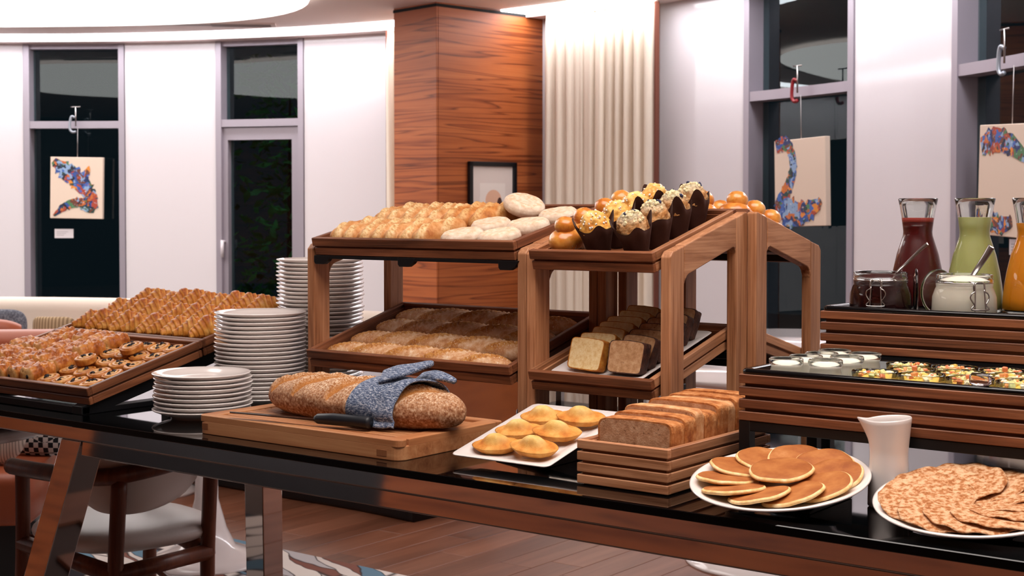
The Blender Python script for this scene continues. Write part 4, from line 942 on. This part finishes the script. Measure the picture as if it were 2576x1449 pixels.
BRCR = food('brown_cake_crumb', [(.3, '#a5764a'), (.5, '#c2946a'), (.7, '#d3ab84')], 120, .9, .6, 450, speck=('#7a4c2a', 170, .64)); CHOCM = food('nut_chocolate', [(.3, '#2c140d'), (.5, '#4a2719'), (.72, '#6b3d28')], 90, .45, .8, 200, speck=('#a9734a', 140, .66), dist=.004)
def slice_mesh(w_, h_, t_, top, mats, seed, nt=5):
    """slice standing on local z=0, thickness along y, mats = (face crumb, rim)"""
    pts = []; r = w_*.07
    prof = []
    for s in range(40):
        a = TAU*s/40; c, q = math.cos(a), math.sin(a); x = w_/2*math.copysign(abs(c)**.2, c); z = h_/2*math.copysign(abs(q)**.2, q)
        flare = 1+(.05*(z/h_+.5)); prof.append((x*flare, z+h_/2+(top*(1-(x/(w_/2))**2) if q > 0 else 0)))
    v = []; f = []; mi = []; n = len(prof)
    for j in range(nt+1):
        y = t_*(j/nt-.5); k = 1-.018*(1 if j in (0, nt) else 0)
        for i, (x, z) in enumerate(prof):
            d = .0015*fnoise(x*60, y*80, z*60+seed, 1.); v.append((x*k+d, y, (z-h_/2)*k+h_/2+d))
    for j in range(nt):
        for i in range(n): f.append((j*n+i, j*n+(i+1) % n, (j+1)*n+(i+1) % n, (j+1)*n+i)); mi.append(1)
    # faces: inner ring so that the crust shows as a band
    for j, flip in ((0, 1), (nt, 0)):
        k0 = len(v); band = .94
        for i, (x, z) in enumerate(prof): v.append((x*band, t_*(j/nt-.5)*1.0, (z-h_/2)*band+h_/2))
        for i in range(n):
            q = (j*n+i, j*n+(i+1) % n, k0+(i+1) % n, k0+i); f.append(q if flip else q[::-1]); mi.append(1)
        f.append(tuple(range(k0, k0+n))); mi.append(0)
    me = mk('slice', v, f, mats, False, mi); fix_normals(me)
    return me
cs = [slice_mesh(.082, .062, .019, .002, [CRUMB, CRUST], i) for i in range(2)]; ks = [slice_mesh(.080, .062, .021, .003, [BRCR, CHOCM], i+4) for i in range(2)]
for i in range(7):
    put('cake_slice', cs[i % 2], on(M_LR, .097-.001*i, .058+.035*i, .0265, rad(random.uniform(-5, 5)-3), rad(-38 if i else -30)), 'golden pound cake slice leaning on the white plate' if i else 'whole golden pound cake slice at the open end of the plate', 'cake slice', 'pound cake slices leaning in a row' if i else None)
    o = put('chocolate_cake_slice', ks[i % 2], on(M_LR, .192-.002*i, .056+.035*i, .0265, rad(random.uniform(-5, 5)-6), rad(-38 if i else -28)), 'brown cake slice coated in nutty chocolate, leaning in its row' if i else 'chocolate edged brown cake slice at the open end of the plate', 'cake slice', 'chocolate coated slices in a row' if i else None)

# ------------------------------------------------------------------ bread box with toast slices
bx = tag(empty('bread_box', (.070, .25, .9)), 'slatted oak box filled with toast bread slices', 'box')
x0, x1, y0, y1 = -.0865, .0865, -.174, .174
for k in range(4):
    z0, z1 = .0022+.0189*k, .0022+.0189*k+.0147
    box('slat', x0, x1, y0, y0+.011, z0, z1, PX_, bx, .0012); box('slat', x0, x1, y1-.011, y1, z0, z1, PX_, bx, .0012)
    box('slat', x0, x0+.011, y0+.0112, y1-.0112, z0, z1, PY, bx, .0012); box('slat', x1-.011, x1, y0+.0112, y1-.0112, z0, z1, PY, bx, .0012)
for q in ((x0+.007, x1-.007, y0+.007, y0+.014), (x0+.007, x1-.007, y1-.014, y1-.007)): box('liner', *q, .001, .070, PX_, bx, 0)
for q in ((x0+.007, x0+.014, y0+.014, y1-.014), (x1-.014, x1-.007, y0+.014, y1-.014)): box('liner', *q, .001, .070, PY, bx, 0)
box('box_base', x0+.012, x1-.012, y0+.012, y1-.012, .001, .006, PX_, bx, 0)
TOC = food('toast_crumb', [(.3, '#9a6a48'), (.5, '#b98a66'), (.7, '#cba483')], 90, .95, .7, 300, speck=('#6e4528', 130, .64)); TOR = food('toast_crust', [(.3, '#8a4a20'), (.5, '#b57038'), (.7, '#cf9560')], 70, .85, .7, 260, speck=('#6a3718', 150, .66)); TOR2 = food('pale_toast_crust', [(.3, '#a9673a'), (.5, '#cc9360'), (.7, '#e0b48a')], 50, .85, .5, 260)
ts = [slice_mesh(.136, .100, t_, .002, [TOC, TOR if i != 1 else TOR2], i*3, 8) for i, t_ in enumerate((.036, .028, .042))]
y = .112; 
for i, (k, t_, h, lean) in enumerate(((2, .042, 1.01, -4), (0, .036, 1.06, 2), (1, .028, 1.13, -6), (2, .042, 1.07, 3), (0, .036, 1.16, -5), (1, .028, 1.14, 2), (2, .042, 1.18, 0), (0, .036, 1.20, -2))):
    y += t_/2; M = Matrix.Translation((.0700+.0012*math.sin(i*2.2), y, .9065)) @ Matrix.Rotation(rad(random.uniform(-.5, .5)), 4, 'Z') @ Matrix.Rotation(rad(-1.2+lean*.03), 4, 'X') @ Matrix.Diagonal((1, 1, h, 1)); y += t_/2+.0006
    put('toast_slice', ts[k], M, 'thick brown toast slice standing in the oak box' if i else 'thick brown toast slice at the open end of the oak box', 'bread', 'toast slices in the oak box' if i else None)

# ------------------------------------------------------------------ madeleines on a tilted square plate
WEDGE = BLACKM
def wedge(xc, w_, yf, yb, zb, label):
    tag(prism('plate_wedge', [(yf, .9005), (yb, .9005), (yb, zb), (yf, .9035)], xc-w_/2, xc+w_/2, 'x', WEDGE, None, .0008), label, 'plate rest')
MT = Matrix.Translation((-.304, .100, .901)) @ Matrix.Rotation(rad(13.9), 4, 'X')
rect_plate('square_plate', MT, .214, .262, 'white square plate of madeleines tilted toward the table edge', .016, .034)
wedge(-.197, .12, .17, .335, .9555, 'black wedge under the madeleine plate')
MADM = food('madeleine', [(.3, '#b8651c'), (.46, '#cf8634'), (.6, '#dea050'), (.75, '#e8b468')], 30, .7, .3, 380, top=([(.35, '#d8aa58'), (.65, '#e6ca84')], .019, .036)); MADE = food('madeleine_edge', [(.3, '#a9581a'), (.5, '#c97a2c'), (.7, '#dc9a48')], 60, .7, .4)
def madeleine(seed):
    def fn(u, v):
        th = v*TAU; c, s = math.cos(th), math.sin(th)
        R = .050*(abs(c)**2.4)*1.0+.0335*(1-abs(c)**2.4); ex = 1+.10*abs(c)**14
        if u < .25: k = u/.25; r = k*.72; z = 0.
        elif u < .5: k = (u-.25)/.25; r = .72+.28*k; z = .013*k**1.2
        else:
            k = (u-.5)/.5; r = 1-k; z = .0135+.0035*math.sin(min(1, k*4)*PI/2)+.0185*math.exp(-((r)/.52)**3.4)
        x = R*ex*r*c; y = R*r*s
        return (x, y, z+.0008*fnoise(x, y, seed, 120))
    v, f, a = gridg(40, 56, fn); me = mk('madeleine', v, f, MADM, True); fix_normals(me); return me
md = [madeleine(i) for i in range(2)]
mp_ = ((.064, .056, 12), (.150, .052, 4), (.062, .127, 12), (.148, .125, 12), (.066, .199, 8), (.150, .199, 14))
for i, (u, v, a) in enumerate(mp_): put('madeleine', md[i % 2], on(MT, u, v, .0085+.0065*(i % 2), rad(a), rad(2), rad(5*(i % 2)), .86), ('golden humped madeleine at the low edge of the tilted plate', 'golden humped madeleine in the middle of the tilted plate', 'golden humped madeleine at the raised side of the tilted plate')[i//2], 'madeleine', ('madeleines along the low plate edge', 'madeleines mid plate', 'madeleines along the raised plate side')[i//2])

# ------------------------------------------------------------------ pancakes and crepes on tilted round plates
def round_plate(c, r, t, label):
    s = r/.1056; me = mk('round_plate', *latheg([(a*s, b*1.15) for a, b in PL], 96), PORC, True)
    M = Matrix.Translation(c) @ Matrix.Rotation(t, 4, 'X') @ Matrix.Translation((0, 0, -.024)); tag(link('round_plate', me, None, mat=M), label, 'plate'); return M
MP = round_plate((.325, .121, .944), .136, .189, 'round white plate of pancakes, tilted on a black wedge'); MC = round_plate((.611, .151, .941), .139, .183, 'round white plate of crepes, tilted on a black wedge')
wedge(.325, .13, .09, .24, .9425, 'black wedge under the pancake plate'); wedge(.611, .13, .12, .27, .939, 'black wedge under the crepe plate')
PANT = food('pancake_top', [(.3, '#8c4a1e'), (.48, '#a25f2c'), (.62, '#b06f38'), (.78, '#c48a56')], 26, .6, .15, 300); PANE_ = food('pancake_edge', [(.3, '#dba35c'), (.5, '#ecc588'), (.7, '#f4dcae')], 60, .75, .3, 260)
def pancake(R, H, seed, bend=0.):
    v = []; f = []; mi = []; n = 56; P_ = [(0, H), (.5, H), (.8, H*.98), (.93, H*.86), (.975, H*.66), (1., H*.42), (.985, H*.18), (.93, .0), (.5, 0), (0, 0)]
    for k, (r, z) in enumerate(P_):
        for i in range(n):
            th = TAU*i/n; q = R*r*(1+.03*math.sin(2*th+seed)+.018*math.sin(5*th+seed*2)+.008*fnoise(math.cos(th), math.sin(th), seed, 4)); x, y = q*math.cos(th), q*math.sin(th)
            v.append((x, y, z+bend*((x/R)**2)*R+.0008*fnoise(x, y, seed, 40)))
    for k in range(len(P_)-1):
        for i in range(n): f.append((k*n+i, k*n+(i+1) % n, (k+1)*n+(i+1) % n, (k+1)*n+i)); mi.append(0 if k < 3 else 1)
    me = mk('pancake', v, f, [PANT, PANE_], True, mi); fix_normals(me); return me
pk = [pancake(.047, .0072, i) for i in range(3)]
plist = [(.079*math.cos(rad(95+36*i)), .079*math.sin(rad(95+36*i)), .0212, 95+36*i) for i in range(10)]
for i, (x, y, z, a) in enumerate(plist):
    r = rad(a); M = MP @ Matrix.Translation((x, y, z)) @ Matrix.Rotation(r, 4, 'Z') @ Matrix.Rotation(rad(10.5), 4, 'X') @ Matrix.Rotation(rad(-6.5), 4, 'Y') @ Matrix.Rotation(-r, 4, 'Z')
    put('pancake', pk[i % 3], M, 'golden brown pancake in the ring, '+('under the slatted riser', 'between the riser and the bread box', 'toward the bread box', 'next past the bread box', 'between the bread box and the table edge', 'toward the table edge', 'next past the table edge', 'between the table edge and the milk jug', 'toward the milk jug', 'between the milk jug and the riser')[i], 'pancake')
put('pancake', pancake(.050, .0078, 9), MP @ Matrix.Translation((.003, .002, .0312)), 'golden brown pancake on top at the centre of the ring', 'pancake')
CREM = food('crepe', [(.40, '#d2aa84'), (.49, '#c4936a'), (.55, '#a96c3c'), (.66, '#8f5226')], 130, .75, .25, 240, detail=8.)
def crepe(R, seed, cone):
    v = []; f = []; n = 72; m = 12
    for s in (0, 1):
        for k in range(m+1):
            r = k/m
            for i in range(n):
                th = TAU*i/n; q = R*r*(1+.02*math.sin(3*th+seed)+.02*r*fnoise(math.cos(th), math.sin(th), seed, 5)); x, y = q*math.cos(th), q*math.sin(th)
                v.append((x, y, (.0014 if s == 0 else 0)+.0022*fnoise(x, y, seed, 22)*r+.0016*r**6*math.sin(9*th+seed)+cone*x))
    N = (m+1)*n
    for k in range(m):
        for i in range(n):
            q = (k*n+i, (k+1)*n+i, (k+1)*n+(i+1) % n, k*n+(i+1) % n); f.append(q); f.append(tuple(j+N for j in q)[::-1])
    for i in range(n): f.append((m*n+i, N+m*n+i, N+m*n+(i+1) % n, m*n+(i+1) % n))
    return mk('crepe', v, f, CREM, True)
ck = [crepe(.068, i, 0) for i in range(4)]
clist = [(a, .064) for a in (100, 66, 32, -2, -36, -70, -104, -136, 190, 160, 128)]
for i, (a, rr_) in enumerate(clist):
    r = rad(a); M = MC @ Matrix.Translation((rr_*math.cos(r), rr_*math.sin(r)*.98, .0200+.0006*i)) @ Matrix.Rotation(r, 4, 'Z') @ Matrix.Rotation(rad(-6.0), 4, 'X') @ Matrix.Rotation(rad(-2.), 4, 'Y')
    put('crepe', ck[i % 4], M, ('thin mottled crepe topmost in the fan, nearest the milk jug' if i == 10 else 'thin mottled crepe in the fan, toward the '+('slatted riser' if i in (0, 1, 2) else 'table edge' if i in (4, 5, 6, 7) else 'milk jug' if i in (8, 9) else 'far side from the milk jug')), 'crepe', None if i in (10, 3) else 'crepes fanned toward the '+('riser' if i < 3 else 'table edge' if i < 8 else 'milk jug'))

# ------------------------------------------------------------------ porcelain milk jug
def jugfn(prof):
    def fn(u, v):
        s = u*(len(prof)-1); k = min(int(s), len(prof)-2); r = prof[k][0]+(prof[k+1][0]-prof[k][0])*(s-k); z = prof[k][1]+(prof[k+1][1]-prof[k][1])*(s-k); th = v*TAU
        lip = math.exp(-(((th-PI+PI) % TAU-PI)/.34)**2)*max(0, (z-.098)/.036)**1.3
        return (-(r+.014*lip)*math.cos(th), (r+.0)*math.sin(th)*(1-.10*lip), z+.004*lip+.006*max(0, (z-.1)/.034)*math.cos(th)*.5)
    return fn
JP = [(0, .0), (.028, .0), (.031, .003), (.0305, .03), (.0285, .075), (.0285, .083), (.031, .11), (.0335, .133), (.0325, .1345), (.031, .133), (.0285, .11), (.026, .083), (.0265, .05), (.0265, .006), (0, .006)]
v, f, a = gridg(len(JP)*4-4, 48, jugfn(JP)); me = mk('milk_jug', v, f, PORC, True); fix_normals(me)
tag(link('milk_jug', me, None, (.460, .2135, .9), (0, 0, YAW-rad(8)+PI)), 'white faceted porcelain milk jug between the pancakes and the crepes', 'jug')

# ------------------------------------------------------------------ slatted risers with black trays
def riser(X0, X1, Y0, Y1, zb, zt, well, label, tlabel):
    c = Vector(((X0+X1)/2, (Y0+Y1)/2, .9)); e = tag(empty('buffet_riser', c), label, 'riser'); W_, D_ = X1-X0, Y1-Y0; hx, hy = W_/2, D_/2; p = (zt-zb+.0055)/4; z_ = zb-.9
    for k in range(4):
        z0 = z_+p*k; z1 = z0+p-.0055
        for s in (-1, 1):
            box('slat', -hx, hx, s*hy-(.012 if s > 0 else 0), s*hy+(0 if s > 0 else .012), z0, z1, WX, e, .0012)
            box('slat', s*hx-(.012 if s > 0 else 0), s*hx+(0 if s > 0 else .012), -hy+.0122, hy-.0122, z0, z1, WY, e, .0012)
    for s in (-1, 1):
        a, b = (s*hy-.014, s*hy-.008) if s > 0 else (s*hy+.008, s*hy+.014); box('liner', -hx+.008, hx-.008, a, b, z_+.001, zt-.9-.001, WX, e, 0)
        a, b = (s*hx-.014, s*hx-.008) if s > 0 else (s*hx+.008, s*hx+.014); box('liner', a, b, -hy+.014, hy-.014, z_+.001, zt-.9-.001, WY, e, 0)
        for sy in (-1, 1): box('leg', s*(hx-.010)-.010, s*(hx-.010)+.010, sy*(hy-.011)-.010, sy*(hy-.011)+.010, .0003, z_, BLACKM, e, .001)
        box('frame_bar', -hx+.002, hx-.002, s*(hy-.011)-.009, s*(hy-.011)+.009, z_-.017, z_-.0005, BLACKM, e, .001); box('frame_bar', s*(hx-.011)-.009, s*(hx-.011)+.009, -hy+.02, hy-.02, z_-.017, z_-.0005, BLACKM, e, .001)
    # tray
    specs = [(.0148, zt-well-.003, .012), (.0148, zt-.0002, .012), (.002, zt-.0002, .012), (.002, zt+.006, .012), (.005, zt+.009, .012), (.012, zt+.009, .012), (.0165, zt+.006, .012), (.0180, zt-well, .012)]
    v = []; f = []; rings = []
    for ins, z, r in specs: q = rrect(-hx+ins, hx-ins, -hy+ins, hy-ins, r, 5); n = len(q); rings.append(len(v)); v += [(x, y, z-.9) for x, y in q]
    for a, b in zip(rings, rings[1:]):
        for i in range(n): f.append((a+i, a+(i+1) % n, b+(i+1) % n, b+i))
    f += [tuple(range(n))[::-1], tuple(range(rings[-1], rings[-1]+n))]; me = mk('riser_tray', v, f, BLKTRAY, True); fix_normals(me); tag(link('riser_tray', me, None, c), tlabel, 'tray')
    return zt-well
Z1 = riser(.186, .756, .25, .525, 1.003, 1.079, .045, 'low slatted walnut riser holding yogurts and fruit cups', 'black gloss tray of yogurt jars and fruit cups')
Z2 = riser(.190, .760, .55, .83, 1.092, 1.166, .006, 'tall slatted walnut riser holding jams and juices', 'black gloss tray of jam jars and juice carafes')
YOG = plain('set_yogurt', '#efe6d6', .45, sub=.1)
def jarg(prof_o, prof_i): return latheg(prof_o+prof_i[::-1], 40)
yj = mk('glass', *latheg([(0, 0), (.0235, 0), (.026, .004), (.0262, .05), (.0245, .056), (.0265, .060), (.0282, .064), (.0280, .069), (.0262, .0705), (.0245, .069), (.0243, .062), (.0225, .056), (.0245, .048), (.0242, .006), (0, .004)], 40), GLASS, True)
yc = mk('yogurt', *latheg([(0, .0042), (.0236, .0062), (.0243, .03), (.0246, .0478), (.0232, .0555), (.0243, .0605), (.02, .0612), (0, .0614)], 36), YOG, True)
for i, (x, y) in enumerate(((.247, .300), (.254, .359), (.255, .418), (.252, .477), (.309, .316), (.314, .388), (.316, .456))):
    e = empty('yogurt_jar', (x, y, Z1+.0005)); link('glass', yj, e); link('yogurt', yc, e); tag(e, 'small glass jar of white yogurt in the black tray', 'jar', 'yogurt jars')
fg = mk('glass', *latheg([(0, 0), (.027, 0), (.030, .003), (.0365, .058), (.0358, .0592), (.0350, .058), (.0287, .005), (0, .0035)], 44), GLASS, True)
FRC = ['#dcb95c', '#dd955c', '#ecdcb4', '#d3cd94', '#d57a50', '#efe4cc', '#c8c98a']; FRM = [plain('fruit_%s' % c[1:], c, .35, sub=.15) for c in FRC]
def fruit_bits(seed):
    m = MB(); rr = random.Random(seed)
    m.add(*latheg([(0, .005), (.0289, .006), (.0344, .050), (0, .052)], 24), mi=0)
    for k in range(62):
        a_ = rr.random()*TAU; r = .030*math.sqrt(rr.random()); s = rr.uniform(.003, .0058); z = .051+rr.uniform(0, .008)*(1-r/.04)
        M = Matrix.Translation((r*math.cos(a_), r*math.sin(a_), z)) @ Euler((rr.random()*3, rr.random()*3, rr.random()*3)).to_matrix().to_4x4(); m.add(*boxg(-s, s, -s*.8, s*.8, -s*.6, s*.6, s*.25), mi=rr.randrange(7), M=M)
    return m.mesh('diced_fruit', FRM)
fb = [fruit_bits(i) for i in range(3)]
for i, (x, y) in enumerate(((.398, .306), (.474, .306), (.550, .306), (.626, .307), (.7005, .308), (.434, .372), (.511, .373), (.588, .375), (.665, .377), (.400, .440), (.478, .440), (.555, .443), (.632, .446), (.7005, .446))):
    e = empty('fruit_cup', (x, y, Z1+.0005)); link('glass', fg, e); o = link('diced_fruit', fb[i % 3], e, (0, 0, 0), (0, 0, i)); o['kind'] = 'stuff'; tag(e, 'clear glass cup of diced fruit in the black tray', 'cup', 'fruit cups')
# clear plastic tong handles standing among the cups
ACR = glassmat('clear_acrylic', '#e9dfe2', .05)
for (x, y, zs, zh, st, rz_), lab in (((.5820, .2588, 1.0785, 1.0882, .0012, 0.), 'clear plastic handle knob standing in front of the fruit cups'), ((.3655, .374, Z1, 1.066, .004, 1.35), 'clear plastic handle knob standing between yogurts and fruit cups')):
    e = tag(empty('clear_knob', (x, y, zs), (0, 0, rz_)), lab, 'knob')
    link('knob_head', mk('knob_head', *boxg(-.0165, .0165, -.0055 if rz_ == 0 else -.0105, .0052 if rz_ == 0 else .0105, zh-zs-.0004, zh-zs+.019, .0045), ACR, True), e)
    link('knob_stem', mk('knob_stem', *boxg(-st*3, st*3, -st, st, 0, zh-zs+.002, .0004), ACR), e)

# ------------------------------------------------------------------ jam and yogurt jars with wire clips
def clip_jar(x, y, mat, label, rz, open_label, fill=.056):
    e = tag(empty('clip_jar', (x, y, Z2+.0005), (0, 0, rz)), label, 'jar')
    G = [(0, 0), (.050, 0), (.0545, .004), (.0555, .012), (.0545, .035), (.050, .048), (.0478, .0525), (.0485, .055), (.0485, .058), (.0470, .0592), (.0470, .0605), (.0490, .0615), (.0490, .0665), (.0478, .068), (.0480, .0735), (.0468, .0750), (.0448, .0745), (.0442, .060), (.046, .05), (.0505, .036), (.0515, .012), (.05, .006), (0, .004)]
    link('glass', mk('glass', *latheg(G, 56), GLASS, True), e)
    link('filling', mk('filling', *latheg([(0, .0042), (.0498, .0062), (.0518, .012), (.0508, .036), (.0462, .0502), (.0448, fill), (.04, fill+.0012), (0, fill+.002)], 48), mat, True), e)
    link('wire_ring', mk('wire_ring', *tubeg([(.0483*math.cos(TAU*i/48), .0483*math.sin(TAU*i/48), .0600) for i in range(48)], .0011, 6, True), STEEL, True), e)
    R_ = .0560
    def P(a, z, r=R_): return (r*math.sin(a), -r*math.cos(a), z)
    b1 = [P(-.16, .063, .051), P(-.19, .058, .0535), P(-.19, .050, .055), P(-.17, .045), P(-.16, .050), P(-.13, .061, .054), P(.13, .061, .054), P(.16, .050), P(.17, .045), P(.19, .050, .055), P(.19, .058, .0535), P(.16, .063, .051)]
    link('wire_clip', mk('wire_clip', *tubeg(spline(b1, 4), .00125, 6), STEEL, True), e)
    b2 = [P(-.14, .047), P(-.26, .043, .0575), P(-.30, .036, .058), P(-.24, .029, .0585), P(-.19, .024, .0585), P(-.27, .018, .0595), P(-.24, .0155, .06), P(0, .015, .0605), P(.24, .0155, .06), P(.27, .018, .0595), P(.19, .024, .0585), P(.24, .029, .0585), P(.30, .036, .058), P(.26, .043, .0575), P(.14, .047)]
    link('wire_clip', mk('wire_clip', *tubeg(spline(b2, 4), .0013, 6), STEEL, True), e)
    b3 = [P(-.15, .050), P(-.16, .030, .058), P(-.17, .012, .059), P(-.14, .008, .0595), P(.14, .008, .0595), P(.17, .012, .059), P(.16, .030, .058), P(.15, .050)]
    link('wire_clip', mk('wire_clip', *tubeg(spline(b3, 4), .0012, 6), STEEL, True), e)
    # open glass lid hanging behind on its hinge
    lid = link('glass_lid', mk('glass_lid', *latheg([(0, 0), (.036, 0), (.042, .003), (.0475, .004), (.0478, .008), (.044, .0095), (.038, .007), (.030, .0045), (0, .004)], 48), GLASS, True), e)
    al = rad(24 if open_label else 156); n_ = Vector((math.cos(al), math.sin(al), 0)); bpy.context.view_layer.update()
    lid.matrix_local = e.matrix_world.inverted() @ (Matrix.Translation(Vector((x, y, Z2+.0412))+n_*.0572) @ n_.to_track_quat('Z', 'Y').to_matrix().to_4x4() @ Matrix.Scale(.85, 4))
    return e
JAM = plain('dark_red_jam', '#300809', .2, coat=.3); CRE = plain('thick_white_yogurt', '#e9dfcf', .4, sub=.1)
clip_jar(.2665, .640, JAM, 'clip top glass jar of dark red jam with a spoon', rad(14), True, .057); clip_jar(.4210, .640, CRE, 'clip top glass jar of white yogurt with a spoon', rad(47), False, .058)
def spoon(pts, rw, label, flat):
    e = MB(); P = spline(pts, 6); n = len(P); v = []; k = 8
    for i, p in enumerate(P):
        d = (P[min(i+1, n-1)]-P[max(i-1, 0)]).normalized(); sd = d.cross(Vector((-.2, -1, .3))).normalized(); up = sd.cross(d); w_ = rw*(.55+.45*i/(n-1))
        for q in range(k): a_ = TAU*q/k; v.append(p+sd*w_*math.cos(a_)+up*flat*math.sin(a_))
    f = [(i*k+q, (i+1)*k+q, (i+1)*k+(q+1) % k, i*k+(q+1) % k) for i in range(n-1) for q in range(k)]+[tuple(range(k)), tuple(range((n-1)*k, n*k))[::-1]]
    me = mk('spoon', v, f, STEEL, True); fix_normals(me); tag(link('spoon', me), label, 'spoon')
spoon([(x-.0075, y+.034, z) for x, y, z in ((.276, .606, 1.178), (.294, .622, 1.228), (.312, .632, 1.250), (.334, .638, 1.274), (.349, .640, 1.287))], .0042, 'steel spoon handle rising from the jam jar', .0012)
spoon([(x-.0100, y+.034, z) for x, y, z in ((.425, .606, 1.178), (.436, .624, 1.225), (.446, .634, 1.247), (.457, .638, 1.266), (.467, .640, 1.284))], .0075, 'wide steel spoon handle rising from the yogurt jar', .0013)

# ------------------------------------------------------------------ juice carafes
CP = [(.046, 0), (.0505, .004), (.0512, .012), (.0505, .03), (.0485, .05), (.0445, .075), (.038, .105), (.0305, .128), (.0272, .139), (.0265, .146), (.0272, .154), (.0300, .175), (.0335, .195), (.0362, .2075)]
def carafe(x, y, jm, fillz, label, foam=None):
    e = tag(empty('juice_carafe', (x, y, Z2+.0005)), label, 'carafe'); th = .0022
    inner = [(r-th, z) for r, z in CP if z >= .012]; inner[0] = (CP[2][0]-th, .010)
    prof = [(0, 0)]+CP+[(.0352, .2088)]+[(r, z) for r, z in inner[::-1]]+[(.04, .007), (0, .006)]
    link('glass', mk('glass', *latheg(prof, 64), GLASS, True), e)
    jp = [(0, .0062), (.04, .0072)]+[(r+.0003, z) for r, z in inner if z < fillz]
    ri = None
    for (r0, z0), (r1, z1) in zip(inner, inner[1:]):
        if z0 <= fillz <= z1: ri = r0+(r1-r0)*(fillz-z0)/(z1-z0)
    link('juice', mk('juice', *latheg(jp+[(ri+.0003, fillz), (0, fillz)], 56), jm, True), e)
    if foam: link('foam', mk('foam', *latheg([(0, fillz+.0002), (ri+.0005, fillz+.0002), (ri+.0014, fillz+.0085), (0, fillz+.0085)], 48), foam, True), e)
def juice(name, c, s=.25): return plain(name, c, .3, sub=s)
carafe(.2905, .756, juice('red_smoothie', '#5a0a0c', .05), .164, 'glass carafe of dark red smoothie', plain('pink_foam', '#b8453a', .7))
carafe(.3980, .756, juice('green_juice', '#bcbc78'), .174, 'glass carafe of pale green juice')
carafe(.5030, .756, juice('orange_juice', '#e5920f'), .164, 'glass carafe of orange juice')

# steel warmer with a clear cover standing farther back on the table
ws = tag(empty('chafing_dish', (-.62, .98, .9)), 'small steel chafing dish behind the display stands', 'chafing dish')
box('water_pan', -.14, .14, -.09, .09, .03, .085, STEEL, ws, .006); 
for sx in (-.12, .12):
    for sy in (-.07, .07): box('foot', sx-.008, sx+.008, sy-.008, sy+.008, .0003, .031, STEEL, ws, .001)
